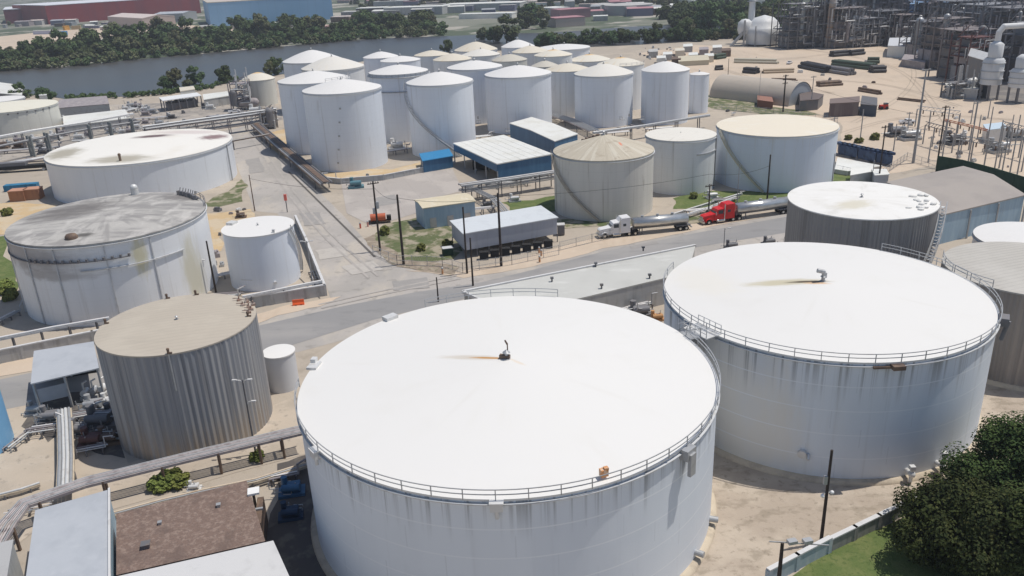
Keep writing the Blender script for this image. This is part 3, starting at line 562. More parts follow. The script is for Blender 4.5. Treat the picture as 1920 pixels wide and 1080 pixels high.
#@@PART2
# ================================================================== GENERIC BUILDERS
def quad(a, b, d, z):
    A, B, D = g(*a, z), g(*b, z), g(*d, z); return [A, B, B+D-A, D]
def loc_poly(poly, o): return [(p.x-o.x, p.y-o.y) for p in poly]
def inset(P, s):
    c = sum(((Vector(q)) for q in P), Vector((0, 0)))/len(P); out = []
    for q in P:
        d = Vector(q)-c; out.append(tuple(c+d*(1-s/max(d.length, .1))))
    return out
def slab_building(kind, label, poly, z, wallm, roofm, over=.35, th=.25, ridge=0, corrug=True, cat='shed', group=None, wall=True, seams=0.):
    """poly: four roof corners (world), eaves height z"""
    o = sum(poly, Vector((0, 0, 0)))/4; o.z = 0; rt = root(kind, o, label, cat, group); P = loc_poly(poly, o)
    if wall: MB().prism(inset(P, over), 0, z-.02).build('wall', wallm, rt)
    mb = MB()
    if ridge:
        a, b, c, d = [Vector((*q, 0)) for q in P]; m1, m2 = (a+d)/2, (b+c)/2; up = Vector((0, 0, 1))
        for e in ((a, b, m2, m1), (d, c, m2, m1)):
            lo = [e[0]+up*z, e[1]+up*z, e[2]+up*(z+ridge), e[3]+up*(z+ridge)]; hi = [q+up*th for q in lo]
            mb.add(lo+hi, [(0, 1, 2, 3), (4, 5, 6, 7), (0, 1, 5, 4), (1, 2, 6, 5), (2, 3, 7, 6), (3, 0, 4, 7)])
        if wall:
            gm = MB()
            for e in ((a, d, m1), (b, c, m2)):
                cc = Vector((0, 0, 0)); k = 1-over/max((e[0]).length, 1)
                q0, q1, q2 = e[0]*k, e[1]*k, e[2]*k
                gm.add([q0+up*(z-.02), q1+up*(z-.02), q2+up*(z+ridge-.02)], [(0, 1, 2)])
            gm.build('gable', wallm, rt)
    else:
        mb.prism(P, z, z+th)
        if seams:
            a, b, c, d = [Vector((*q, 0)) for q in P]; n = int((b-a).length/seams)
            for i in range(1, n):
                t = i/n; mb.beam(a.lerp(b, t)+Vector((0, 0, z+th)), d.lerp(c, t)+Vector((0, 0, z+th)), .1, .1)
    mb.build('roof', roofm, rt)
    return rt, P
def openings(rt, P, z0, z1, side, n, wd, mat, name='window', over=.35):
    Q = inset(P, over); a = Vector((*Q[side], 0)); b = Vector((*Q[(side+1) % 4], 0)); d = (b-a); L = d.length; d.normalize()
    nrm = Vector((d.y, -d.x, 0));
    if nrm.dot((a+b)/2) < 0: nrm = -nrm
    for i in range(n):
        c = a + d*L*((i+.5)/n)+nrm*.02; MB().box((c.x, c.y, (z0+z1)/2), (wd, .12, z1-z0), math.atan2(d.y, d.x)).build(name, mat, rt)
def pole(px, py, ty, label, kind='utility_pole', cat='utility pole', mat=None, r=.17, arms=0, lamp=0, trans=0, group=None, b=None, h=None, r1=None):
    b = b or g(px, py); h = h or hgt(b, ty); rt = root(kind, b, label, cat, group)
    mat = mat or m_wood
    MB().cyl((0, 0, -.3), (0, 0, h), r, r1 or r*.7, 10).build('shaft', mat, rt)
    for i in range(arms):
        mb = MB().box((0, 0, h-.5-i*1.4), (2.6, .16, .18), .4)
        for k in (-1.1, -.5, .5, 1.1): mb.cyl((k*cos(.4), k*sin(.4), h-.4-i*1.4), (k*cos(.4), k*sin(.4), h-.1-i*1.4), .07, n=6)
        mb.build('crossarm', mat, rt)
    if trans:
        MB().cyl((.45, 0, h*.62), (.45, 0, h*.62+1.5), .38, n=14).build('transformer', m_galv, rt); MB().cyl((-.4, -.2, h*.55), (-.4, -.2, h*.55+1.2), .3, n=12).build('transformer', m_galv, rt)
    for i in range(lamp):
        s = (1, -1)[i % 2]; zz = h*(1-.28*(i//2))-.1
        MB().pipe([(0, 0, zz-.4), (.3*s, 0, zz), (.8*s, -.1, zz+.15)], .06).box((1.0*s, -.1, zz+.15), (.6, .28, .14)).build('lamp_arm', m_lgalv, rt)
    return rt
def rack(label, pts, z, width, npipe, deckm, pipem, posts, kind='pipe_rack', r=.16, group=None, postm=None, tray=None, lower=0, pw=.28, up=0):
    """pts: px path at height z; posts: fractions along path"""
    W = [g(*p, z) for p in pts]; o = W[0].copy(); o.z = 0; rt = root(kind, o, label, 'pipe rack', group); L = [q-o for q in W]
    offs = [(-.5+(i+.5)/npipe)*width for i in range(npipe)]
    def off(i, s, dz=0):
        d = (L[min(i+1, len(L)-1)]-L[max(i-1, 0)]); n = Vector((-d.y, d.x, 0)).normalized(); return L[i]+n*s+Vector((0, 0, dz))
    for lv in range(1+lower):
        for k, s in enumerate(offs):
            MB().pipe([off(i, s, .25-lv*1.5) for i in range(len(L))], r*(1 if k % 2 else .8)).build('pipe', pipem if k % 3 else m_galv, rt)
    if tray:
        mb = MB()
        for i in range(len(L)-1):
            a, b = off(i, 0, .6), off(i+1, 0, .6); mb.beam(a, b, width*.9 if tray is True else tray, .12)
        mb.build('cover', deckm, rt)
    mb = MB()
    for s in (-width/2, width/2):
        for i in range(len(L)-1):
            mb.beam(off(i, s, 0), off(i+1, s, 0), .2, .35)
            if lower:
                mb.beam(off(i, s, -1.6*lower), off(i+1, s, -1.6*lower), .2, .3); a_, b_ = off(i, s, 0), off(i+1, s, 0); nn_ = max(2, int((b_-a_).length/4)); dn = Vector((0, 0, -1.6*lower))
                for k in range(nn_): mb.beam(a_.lerp(b_, k/nn_)+(dn if k % 2 else Vector()), a_.lerp(b_, (k+1)/nn_)+(Vector() if k % 2 else dn), .14)
    mb.build('beam', deckm, rt)
    tot = [0]
    for a, b in zip(L[:-1], L[1:]): tot.append(tot[-1]+(b-a).length)
    for t in posts:
        s = t*tot[-1]
        for i in range(len(L)-1):
            if tot[i+1] >= s-1e-6: break
        u = (s-tot[i])/(tot[i+1]-tot[i]); d = L[i+1]-L[i]; n = Vector((-d.y, d.x, 0)).normalized(); c = L[i].lerp(L[i+1], u)
        mb = MB()
        for e in (-1, 1):
            q = c+n*width/2*e; mb.beam((q.x, q.y, -.2), (q.x, q.y, z+up), pw)
        mb.beam(c-n*width*.55, c+n*width*.55, .25, .3); mb.build('post_frame', postm or m_steel, rt)
    return rt
def wall_run(label, pts, h, th=.35, mat=None, cop=m_wallc, kind='containment_wall', px=True, cat='wall', pil=3.2, group=None):
    W = [g(*p) if px else Vector(p) for p in pts]; o = W[0].copy(); rt = root(kind, o, label, cat, group); L = [q-o for q in W]
    mb = MB(); mc = MB()
    for a, b in zip(L[:-1], L[1:]):
        up = Vector((0, 0, h/2)); d = (b-a).normalized()*th*.5; mb.beam(a+up-d, b+up+d, th, h-.004); mc.beam(a+up*2.06-d, b+up*2.06+d, th*1.5, h*.07+.05)
        n = int((b-a).length/pil)
        for i in range(n+1):
            c = a.lerp(b, i/max(n, 1)); mb.box((c.x, c.y, h*.48), (th*1.5, th*1.5, h*.96), math.atan2(b.y-a.y, b.x-a.x))
    mb.build('panel', mat or m_wall, rt); mc.build('coping', cop, rt); return rt
def fence(label, pts, h, mat=m_galv, group=None, step=3, kind='chain_link_fence'):
    W = [g(*p) for p in pts]; o = W[0].copy(); rt = root(kind, o, label, 'fence', group); L = [q-o for q in W]
    mb = MB(); ps = []
    for a, b in zip(L[:-1], L[1:]):
        n = max(1, int((b-a).length/step))
        for i in range(n+1): ps.append(a.lerp(b, i/n))
        for zz in (.1, h*.5, h): mb.beam(a+Vector((0, 0, zz)), b+Vector((0, 0, zz)), .06)
        m_ = max(1, int((b-a).length/.5))
        for i in range(m_):
            q = a.lerp(b, i/m_); mb.beam(q, a.lerp(b, (i+1)/m_)+Vector((0, 0, h)), .011); mb.beam(q+Vector((0, 0, h)), a.lerp(b, (i+1)/m_), .011)
    mb.build('mesh_panel', mat, rt)
    for i, q in enumerate(ps[:60]): MB().cyl(q, q+Vector((0, 0, h+.15)), .06, n=6).build('fence_post', mat, rt)
    return rt

# ================================================================== BUILDINGS NEAR
rt, P = slab_building('open_shed', 'blue open-sided shed with a large off-white roof in front of the tank farm', quad((932, 309), (1036, 290), (849, 270), 6.2), 6.2, m_blue, m_wroof, .3, .3, wall=False, seams=2.4)
Q = inset(P, .4); mb = MB()
for i in range(4):
    a, b = Vector((*Q[i], 0)), Vector((*Q[(i+1) % 4], 0)); mb.beam(a+Vector((0, 0, 5.1)), b+Vector((0, 0, 5.1)), .2, 2.1)
a, b = Vector((*Q[0], 0)), Vector((*Q[1], 0)); mb.beam(a+Vector((0, 0, 2.6)), b+Vector((0, 0, 2.6)), .2, 3)
mb.build('cladding', m_blue, rt)
for i, k in ((0, 3), (1, 2)):
    a, b = Vector((*Q[i], 0)), Vector((*Q[k], 0))
    for t in (0, .25, .5, .75, 1):
        c = a.lerp(b, t); MB().box((c.x, c.y, 2.1), (.35, .35, 4.2)).build('column', m_galv, rt)
o_ = g(905, 318); r2 = root('storage_drum', o_, 'black horizontal tank parked inside the blue open shed', 'tank'); MB().cyl((-3, 0, 1.6), (3, 0, 1.6), 1.5, n=20).build('drum', m_rubber, r2); MB().box((-2, 0, .3), (.5, 2.4, .6)).box((2, 0, .3), (.5, 2.4, .6)).build('cradle', m_galv, r2)
slab_building('long_shed', 'long blue-walled shed with a white roof behind the open shed', quad((1040, 266), (1084, 252), (955, 232), 6.2), 6.2, m_blue, m_wroof, .25, .25, ridge=.5)
slab_building('low_canopy', 'low bright blue canopy at the left side of the open shed', quad((792, 303), (850, 293), (786, 289), 3.6), 3.6, m_blue, m_blueb, .3, .2)
rt, P = slab_building('corrugated_shed', 'light blue corrugated shed with a curved beige roof', quad((792, 392), (893, 378), (775, 376), 5.2), 5.2, m_lblue, M('beige_sheet_roof', (.62, .55, .40), [('n', (.7, .66, .56), (1, 1, 1), .5, .5, .7, .6)], .7), .4, .2, ridge=.5)
openings(rt, P, .2, 2.6, 0, 3, 1.6, m_galv, 'door')
rt, P = slab_building('trailer_office', 'long grey sided shed with a pale roof raised above stored bins', quad((868, 440), (1047, 409), (843, 415), 5.6), 5.6, m_dark_in, M('pale_blue_grey_roof', (.62, .65, .67), [('n', (.5, .52, .54), (1, 1, 1), .4, .5, .7, .5)], .5), .3, .2, wall=False)
Q = inset(P, .35); MB().prism(Q, 1.9, 5.58).build('wall', M('lavender_grey_siding', (.40, .42, .47), [('n', (.3, .31, .34), (1, 1, .1), .8, .5, .7, .6)], .7), rt)
for i in range(9):
    for s_ in ((0, 1), (3, 2)):
        c = Vector((*Q[s_[0]], 0)).lerp(Vector((*Q[s_[1]], 0)), i/8); MB().box((c.x, c.y, .95), (.2, .2, 1.9)).build('leg', m_steel, rt)
for i in range(7):
    c = g(908+i*20, 486-i*3.6); r2 = root('waste_bin', c, ['first dark bin from the left under the raised grey shed', 'second dark bin from the left under the raised grey shed', 'third dark bin from the left under the raised grey shed', 'fourth dark bin from the left under the raised grey shed', 'fifth dark bin from the left under the raised grey shed', 'sixth dark bin from the left under the raised grey shed', 'seventh dark bin, the rightmost under the raised grey shed'][i], 'bin', 'dark bins under the grey shed'); MB().prism([(-.95, -.6), (.95, -.6), (.95, .6), (-.95, .6)], .1, 1.65).build('bin_body', MATS['dark_interior'], r2); MB().box((0, 0, 1.72), (2., 1.3, .12)).build('lid', m_rubber, r2)
# low long white roof between the two big tanks
poly = [g(960, 592, 5), g(1290, 513, 5), g(1304, 463, 5), g(868, 550, 5)]
rt, P = slab_building('flat_warehouse', 'long low warehouse with a pale greyish flat roof behind the nearest tank', poly, 5, m_wall, M('pale_grey_membrane', (.52, .52, .49), [('n', (.45, .45, .42), (1, 1, 1), .08, .45, .6, .6), ('n', (.66, .66, .63), (.4, 1, 1), .3, .5, .7, .5)], .7), .2, .25)
mb = MB(); Q = [Vector((*q, 5.3)) for q in P]
for i in (2, 3): mb.beam(Q[i], Q[(i+1) % 4], .5, .5)
mb.build('parapet', m_wallc, rt)
for px_, py_ in ((1117, 500), (1218, 522), (1128, 541), (1035, 528), (1206, 470)):
    c = g(px_, py_, 5.25)-Vector((sum(poly, Vector((0, 0, 0)))/4)); mb = MB().cyl((c.x, c.y, 5.2), (c.x, c.y, 6), .15).box((c.x, c.y, 6), (.6, .5, .3)); mb.build('roof_vent', m_steel, rt)
# right grey-roofed building
A, B, D = g(1765, 405, 6.5), g(1924, 367, 6.5), g(1661, 343, 6.5)
rt, P = slab_building('gabled_warehouse', 'light blue walled warehouse with a brownish grey gable roof behind the corrugated tank', [A, B, B+(D-A), D], 6.5, m_lblue, M('brown_grey_roof', (.36, .325, .295), [('n', (.31, .28, .26), (1, 1, 1), .1, .45, .6, .6), ('n', (.42, .38, .35), (1, 1, 1), .8, .5, .7, .3)], .85), .3, .25, ridge=1.2)
for t in (.33, .66, 1.0): 
    a, b = Vector((*P[0], 0)), Vector((*P[1], 0)); c = a.lerp(b, t)+Vector((0, -.3, 0)); MB().box((c.x, c.y, 3.2), (.3, .3, 6.4)).build('downpipe', m_galv, rt)
# bottom left buildings
rt, P = slab_building('flat_roof_building', 'building with a smooth blue-grey flat roof in the lower left corner', [g(67, 960, 5), g(206, 921, 5), g(207, 1120, 5), g(45, 1120, 5)], 5, m_lblue, m_groof, .3, .25)
Q = [Vector((*q, 5.35)) for q in P]; mb = MB(); mb.beam(Q[1], Q[2], .22, .3); mb.build('parapet', m_wallc, rt)
m_shingle = M('brown_shingle_roof', (.20, .14, .115), [('n', (.28, .21, .175), (1, 1, 1), 1.6, .45, .62, .9), ('n', (.14, .10, .085), (1, 1, 1), .35, .48, .65, .7), ('n', (.12, .09, .08), (1, 1, 1), 5, .5, .6, .5), ('seam', (.15, .11, .09), 1.85, .45, .12, .35)], .95, bump=((1, 1, 1), 6, .5, .06))
rt, P = slab_building('shingled_building', 'building with a mottled brown shingle roof beside the blue-grey roof', [g(219, 967, 4.2), g(463, 904, 4.2), g(498, 1018, 4.2), g(219, 1082, 4.2)], 4.2, m_wall, m_shingle, .3, .25)
for px_, py_, s_ in ((274, 1025, .75), (410, 949, .4), (300, 982, .35)):
    c = g(px_, py_, 4.5)-sum([g(219, 967, 4.2), g(463, 904, 4.2), g(498, 1018, 4.2), g(219, 1082, 4.2)], Vector((0, 0, 0)))/4; MB().box((c.x, c.y, 4.6), (s_, s_, s_*.8), .3).box((c.x, c.y, 4.6+s_*.45), (s_*1.25, s_*1.25, .08), .3).build('roof_vent', m_galv if s_ < .7 else m_steel, rt)
slab_building('white_roof_building', 'building with a pale metal roof along the bottom edge of the view', [g(205, 1088, 4.6), g(513, 1017, 4.6), g(548, 1095, 4.6), g(205, 1170, 4.6)], 4.6, m_wall, M('pale_metal_roof', (.60, .60, .60), [('n', (.5, .5, .5), (1, 1, 1), .5, .5, .7, .5)], .5), .3, .25)
slab_building('corner_building', 'building with a grey sloped roof in the extreme lower left corner', [g(-60, 1035, 4.5), g(26, 1014, 4.5), g(8, 1120, 4.5), g(-80, 1150, 4.5)], 4.5, m_wall, M('corner_grey_roof', (.42, .42, .42), [('n', (.35, .34, .33), (1, 1, 1), .5, .5, .7, .5)], .6), .2, .2)
# open pump shed behind T3
rt, P = slab_building('pump_shed', 'open pump shed with a flat blue-grey roof left of the corrugated tank', [g(58, 722, 5.2), g(186, 692, 5.2), g(176, 642, 5.2), g(64, 660, 5.2)], 5.2, m_dark_in, m_groof, .3, .2, wall=False)
Q = inset(P, .4)
for i, t in ((0, 0), (0, .48), (0, 1), (2, 0), (2, .5), (2, 1)):
    a, b = Vector((*Q[i], 0)), Vector((*Q[(i+1) % 4], 0)); c = a.lerp(b, t); MB().box((c.x, c.y, 2.6), (.28, .28, 5.2)).build('column', m_galv, rt)
a, b = Vector((*Q[0], 0)), Vector((*Q[1], 0)); c = a.lerp(b, .24); L_ = (b-a).length*.44; rz_ = math.atan2(b.y-a.y, b.x-a.x)
MB().box((c.x, c.y+.1, 3.0), (L_, .1, 2.2), rz_).build('wall_panel', m_groof, rt)
a2, b2 = Vector((*Q[3], 0)), Vector((*Q[2], 0)); MB().beam(a2+Vector((0, 0, 2.5)), b2+Vector((0, 0, 2.5)), .12, 5).build('back_wall', m_dark_in, rt)
for k in range(3):
    c = a.lerp(b, .62+.14*k)+Vector((.0, 1.6, 0)); r2 = root('pump_set', c+rt.location, ['leftmost pump with a white casing inside the open pump shed', 'middle pump with a grey casing inside the open pump shed', 'rightmost pump with a white casing inside the open pump shed'][k], 'pump', 'pumps in the open shed')
    MB().box((0, 0, .3), (1.3, .9, .6)).build('plinth', m_wall, r2); MB().cyl((0, -.5, 1.2), (0, .6, 1.2), .5, n=14).ball((0, .7, 1.3), .45).build('casing', m_lgalv if k != 1 else m_galv, r2); MB().pipe([(0, 0, 1.6), (0, 0, 2.8), (.4, .6, 2.9)], .14).build('pipe', m_lgalv, r2)

# ================================================================== WALLS, FENCES
wall_run('concrete containment wall running from the left edge to the corrugated tank', [(-120, 706), (0, 682), (178, 645), (330, 615)], 2.4)
wall_run('concrete containment wall round the front of the small white tank', [(380, 596), (476, 577), (611, 554), (575, 462), (556, 420)], 2.2)
wall_run('low concrete wall bordering the ochre ground below the tallest farm tank', [(590, 340), (640, 345), (720, 338), (852, 312)], 1.6)
wall_run('bluish concrete boundary wall section at the bottom right', [(1440, 1096), (1492, 1068), (1552, 1036)], 1.9, mat=M('bluish_wall', (.38, .45, .50), [('n', (.55, .58, .58), (1, 1, .3), 1, .45, .65, .6)], .9), kind='boundary_wall')
wall_run('stained grey boundary wall curving below the dark tree', [(1553, 1035), (1600, 1012), (1645, 990), (1700, 962), (1760, 930), (1850, 890)], 1.7, mat=M('stained_wall', (.32, .31, .30), [('n', (.16, .155, .15), (1, 1, .15), .9, .45, .6, .8), ('n', (.45, .43, .4), (1, 1, 1), .5, .5, .7, .5)], .9), kind='boundary_wall')
wall_run('dark green screened fence behind the gabled warehouse', [(1755, 322), (1800, 330), (1860, 347), (2000, 392)], 4.2, .2, m_green, m_green, 'screen_fence', cat='fence')
fence('chain link fence along the sandy shoulder below the raised grey shed', [(868, 512), (960, 497), (1048, 478)], 2.2)
fence('chain link fence between the white truck and the shoulder', [(1050, 470), (1110, 455), (1175, 441)], 2)
fence('chain link fence round the grassy yard with the poles', [(700, 478), (745, 497), (830, 500), (868, 512)], 2.2)
fence('fence along the grass strip by the arched hangar', [(1340, 205), (1450, 214), (1570, 232)], 2.2)
fence('fence at the edge of the sandy lot near the blue tarpaulin row', [(1560, 322), (1640, 340), (1700, 300), (1755, 318)], 2.2)
wall_run('low concrete curb along the grass verge behind the trucks', [(1180, 432), (1262, 405), (1330, 384), (1390, 366)], .6, .3)

# ================================================================== PIPE RACKS
rack('long weathered pipe rack crossing in front of the grey corrugated tank', [(-20, 1040), (12, 985), (45, 945), (160, 905), (350, 858), (568, 806)], 3.0, 2.0, 7, m_mauve, M('mauve_grey_pipe', (.48, .44, .44), [('n', (.26, .22, .22), (1, 1, 1), .9, .45, .65, .7)], .6), [.1, .25, .42, .58, .74, .86, .93], postm=m_brown, r=.1)
rack('pair of cream pipes on low supports beside the brown shingle roof', [(212, 966), (300, 942), (375, 924), (480, 902), (575, 872)], .8, .7, 2, m_found, M('cream_pipe', (.62, .52, .40), [('n', (.45, .32, .2), (1, 1, 1), .9, .45, .65, .6)], .6), [.1, .3, .5, .7, .9], r=.13)
rack('bundle of silver pipes running up from the left rack to the pump shed', [(122, 925), (124, 860), (122, 800), (120, 770)], 2.0, 1.8, 4, m_found, m_lgalv, [.2, .5, .85], r=.24, postm=m_steel)
rack('thin cream pipe run along the lower left yard', [(-20, 935), (40, 920), (75, 908)], .6, .4, 2, m_found, m_lgalv, [.3, .8], r=.1)
rack('white pipe on supports along the left containment wall', [(-60, 652), (0, 636), (100, 616), (205, 598)], 2.9, .5, 2, m_wallc, M('white_pipe', (.72, .70, .70), [], .5), [.1, .3, .5, .7, .9], r=.2)
rack('white pipe along the wall of the small white tank', [(455, 558), (530, 543), (604, 528)], 2.6, .4, 2, m_wallc, MATS['white_pipe'], [.1, .5, .9], r=.16)
rack('long dark brown pipe trench slanting down beside the tallest farm tank', [(480, 234), (535, 281), (612, 345)], 2.6, 4.0, 6, m_brown, m_steel, [.05, .2, .35, .5, .65, .8, .95], r=.3, tray=1.6, kind='pipe_trench')
rack('elevated rack with a bright white top pipe left of the tank farm', [(268, 244), (400, 226), (518, 210)], 6, 2.6, 5, m_mauve, m_galv, [.02, .12, .25, .38, .5, .62, .75, .88, .98], r=.22, lower=2, postm=m_mauve)
rack('bright white insulated pipe on top of the elevated rack', [(268, 240), (400, 222), (518, 206)], 7.1, 1.2, 1, M('bright_white_pipe', (.80, .80, .79), [], .4), MATS['bright_white_pipe'], [.01, .99], r=.3, kind='insulated_pipe', tray=1.7)
rack('dark horizontal pipe rack at the far left in front of the cream tank', [(-60, 286), (60, 262), (160, 243), (262, 228)], 6, 2, 3, m_steel, m_steel, [.12, .34, .44, .7, .82, .95], r=.2, postm=M('grey_green_steel', (.22, .24, .24)), pw=.7, up=1.6)
rack('pale upper pipe line behind the dark left rack', [(-60, 268), (60, 246), (160, 230), (250, 214)], 6, 1.2, 2, m_wallc, m_lgalv, [.1, .3, .5, .7, .9], r=.35)
rack('lower grey pipe rack in front of the dark left rack', [(-60, 318), (60, 300), (150, 282), (240, 262)], 2.4, 2.4, 4, m_mauve, m_galv, [.1, .3, .5, .7, .9], r=.25)
rack('small brown beam crossing between the low white tank and the pipe trench', [(428, 266), (505, 252)], 3.2, .7, 2, m_brown, m_brown, [.1, .9])
rack('fat silver pipe running right from the cone roofed tank', [(1112, 250), (1200, 238), (1330, 217)], 4.2, 1.0, 1, m_galv, m_lgalv, [.1, .3, .5, .7, .9], r=.55, tray=None)
rack('two level dark pipe rack in front of the blue sheds', [(862, 348), (950, 336), (1042, 322)], 4.4, 2.6, 5, m_galv, m_steel, [.04, .2, .4, .6, .8, .97], r=.2, lower=1)
rack('brownish pipes threading between the big smooth tank and the yellowed front tank', [(1034, 214), (1070, 226), (1115, 246)], 2.2, 4, 6, m_mauve, m_galv, [.1, .4, .7, .95], r=.2)
rack('slanting pipe bridge from the dark rack toward the grassy plot', [(870, 345), (925, 372), (950, 400)], 2.6, 1.6, 3, m_galv, m_galv, [.2, .6, .95], r=.15)
rack('pale pipe branching over the grass behind the red truck', [(1262, 412), (1330, 390), (1380, 370)], .8, .6, 2, m_wallc, m_lgalv, [.1, .5, .9], r=.15)
def junk(kind, label, px, py, mat, s=1., n=9, cat='machinery', seed=1, mats=None, z=0):
    c = g(px, py, z); r2 = root(kind, c, label, cat); rn = random.Random(seed)
    mb = MB().box((0, 0, .25*s), (3.2*s, 2.*s, .4*s), .2).box((.3*s, .1*s, .95*s), (1.6*s, 1.2*s, .9*s), .2); mb.build('skid', mats or mat, r2)
    MB().cyl((-1*s, -.5*s, 1.1*s), (1.2*s, -.5*s, 1.2*s), .45*s, n=14).cyl((-.9*s, .5*s, .5*s), (-.9*s, .5*s, 2.1*s), .4*s, n=12).build('vessel', mat, r2)
    mb = MB()
    for _ in range(n):
        p = Vector((rn.uniform(-1.6, 1.6)*s, rn.uniform(-1, 1)*s, rn.uniform(.3, 1.6)*s)); q = p+Vector((rn.choice((-1, 1))*rn.uniform(.4, 1.4)*s, 0, 0)); u = q+Vector((0, 0, rn.uniform(-.6, 1)*s)); mb.pipe([p, q, u], .07*s, 6)
    mb.build('pipework', m_galv, r2); return r2
junk('pump_skid', 'dark compressor skid in the shade between pump shed and corrugated tank', 190, 800, m_steel, 1.5, 14, seed=2)
junk('pump_skid', 'dark reddish pump skid on the yard below the pump shed', 175, 835, M('dark_red_steel', (.12, .06, .055)), 1.2, 12, seed=3)
junk('pump_skid', 'small blue grey pump skid behind the sky blue tank', 68, 775, m_galv, .9, 10, seed=4)
junk('pump_skid', 'small rusty valve group by the front of the pump shed', 205, 760, m_lgalv, .9, 10, seed=9)
junk('blue_machine', 'dark blue machine standing in the shadow left of the nearest tank', 548, 925, m_blue, 1.0, 8, seed=5)
junk('blue_machine', 'dark blue cart behind the blue machine in the tank shadow', 546, 970, M('navy_paint', (.02, .05, .1)), .9, 5, seed=6)
junk('pump_skid', 'grey and teal pump unit at the corner of the concrete yard', 668, 352, M('teal_paint', (.10, .22, .26)), 1.4, 8, seed=7)
junk('valve_manifold', 'pale valve manifold beside the yellow green bush', 365, 918, m_lgalv, .55, 12, seed=8)
junk('valve_manifold', 'dark valve cluster under the gap between the two big tanks', 1200, 592, m_steel, 1.3, 14, seed=10)
junk('pump_skid', 'orange and beige pump beyond the gap between the big tanks', 1232, 600, M('orange_beige_paint', (.5, .27, .12)), .8, 8, seed=11)
junk('valve_manifold', 'grey pump group between the long warehouse and the second big tank', 1175, 570, m_galv, 1.6, 16, seed=12)
junk('valve_manifold', 'piping cluster at the foot of the medium white tank', 1335, 372, m_lgalv, 1., 12, seed=13)
junk('pump_skid', 'machinery between the two front farm tanks', 745, 280, m_lgalv, 1.8, 10, seed=14)
junk('pump_skid', 'rusty machinery beside the orange pickup at the road edge', 452, 408, m_brown, .9, 8, seed=15)
junk('pump_skid', 'dark machines strewn along the road behind the second big tank', 1372, 466, m_steel, .9, 8, seed=16)
junk('pump_skid', 'dark equipment by the foot of the dark corrugated tank', 1442, 459, m_steel, .9, 8, seed=17)
for i, (px_, py_, l_) in enumerate([(300, 236, 'grey skid beyond the white topped rack near the dock shed'), (150, 262, 'grey pumps beneath the left pipe rack'), (470, 200, 'grey pump cluster beside the riverside process tower'), (210, 250, 'cluttered skid left of the white topped rack'), (395, 205, 'skid beside the right end of the dock shed'), (505, 190, 'pump group below the squat yellow domed tank'), (1150, 268, 'pipe cluster behind the cone roofed tank'), (965, 378, 'pump cluster on the grassy plot'), (915, 388, 'pump cluster by the beige roofed shed')]):
    junk('pump_skid', l_, px_, py_, [m_galv, m_lgalv, m_steel][i % 3], 1.5 if i < 6 else 1., 12, seed=30+i)
# small rooftop box on a mast by shingle roof
r2 = root('sign_box', g(486, 985), 'white topped cabinet on a post right of the brown shingle roof', 'cabinet'); MB().box((0, 0, 2.2), (.25, .25, 4.4)).build('post', m_brown, r2); MB().box((0, .2, 4.6), (1.3, 1.3, .25), .25).build('top_plate', MATS['bright_white_pipe'], r2)
# little steam-ish stairs by shingle building: brown timber edge
r2 = root('timber_stack', g(495, 1005), 'narrow stack of rusty boards along the edge of the shingle roofed building', 'boards'); MB().box((0, 0, 1.8), (.7, 5, 3.6), .2).build('boards', m_brown, r2); MB().box((0, 0, 3.7), (.9, .3, .3), .2).build('strap', m_galv, r2)

# ================================================================== POLES
pole(757, 496, 365, 'thick dark wooden pole standing in the fenced grassy yard', r=.3)
pole(940, 499, 362, 'dark wooden pole in front of the raised grey shed', r=.3)
pole(713, 471, 340, 'wooden pole with crossarm and transformers by the orange tank trailer', arms=1, trans=1, r=.26)
pole(876, 513, 388, 'slim dark pole at the left end of the raised grey shed', r=.22)
pole(887, 536, 446, 'short dark pole at the road edge nearest the long warehouse', r=.2)
pole(822, 566, 520, 'stub pole beside the asphalt road left of the warehouse', r=.16)
pole(1328, 410, 345, 'dark pole with arms just left of the red truck', r=.2, arms=1)
pole(1438, 378, 290, 'dark pole rising in front of the broad white tank', r=.24)
pole(1381, 398, 308, 'thin pole behind the red truck trailer', r=.12, mat=m_gpole)
pole(1559, 352, 288, 'grey pole at the right flank of the broad white tank', r=.18, mat=m_gpole)
pole(1646, 350, 235, 'tall dark pole beside the white tent by the blue tarpaulins', r=.22, arms=1)
pole(1634, 345, 300, 'slim grey twin pole left of the tall dark one', r=.12, mat=m_gpole)
pole(1712, 306, 130, 'very tall grey steel lighting mast in the sandy lot', 'lighting_mast', 'mast', m_gpole, r=.42, r1=.2, lamp=2)
pole(1756, 315, 198, 'tall dark pole at the corner of the green screen', r=.24, arms=1)
pole(1468, 210, 140, 'thick brown pole with several wide crossarms by the hangar end', r=.35, arms=3)
pole(1520, 206, 142, 'grey pole right of the hangar by the brown roofed hut', r=.2, mat=m_gpole, arms=1)
pole(1363, 178, 110, 'slim dark pole in front of the arched hangar', r=.16)
pole(1422, 200, 130, 'thin pole halfway along the arched hangar', r=.08, mat=m_gpole)
pole(478, 396, 328, 'brown leaning pole beside the low white tank', r=.16, mat=m_brown)
pole(405, 548, 452, 'dark pole between the soot-roofed tank and the small white tank', r=.22)
pole(384, 547, 488, 'thin lamp pole against the soot-roofed tank wall', 'lamp_post', 'lamp', m_gpole, r=.1, lamp=1)
pole(588, 545, 452, 'grey T-headed lamp post inside the small tank wall', 'lamp_post', 'lamp', m_gpole, r=.14, lamp=2)
pole(480, 852, 712, 'grey lamp post with three arms in front of the corrugated tank', 'lamp_post', 'lamp', m_steel, r=.14, lamp=3)
pole(1357, 466, 428, 'small dark lamp post beside the asphalt road', 'lamp_post', 'lamp', m_steel, r=.1, lamp=1)
p_ = pole(1539, 1018, 844, 'dark pole with two small white lamps in front of the second big tank', r=.2)
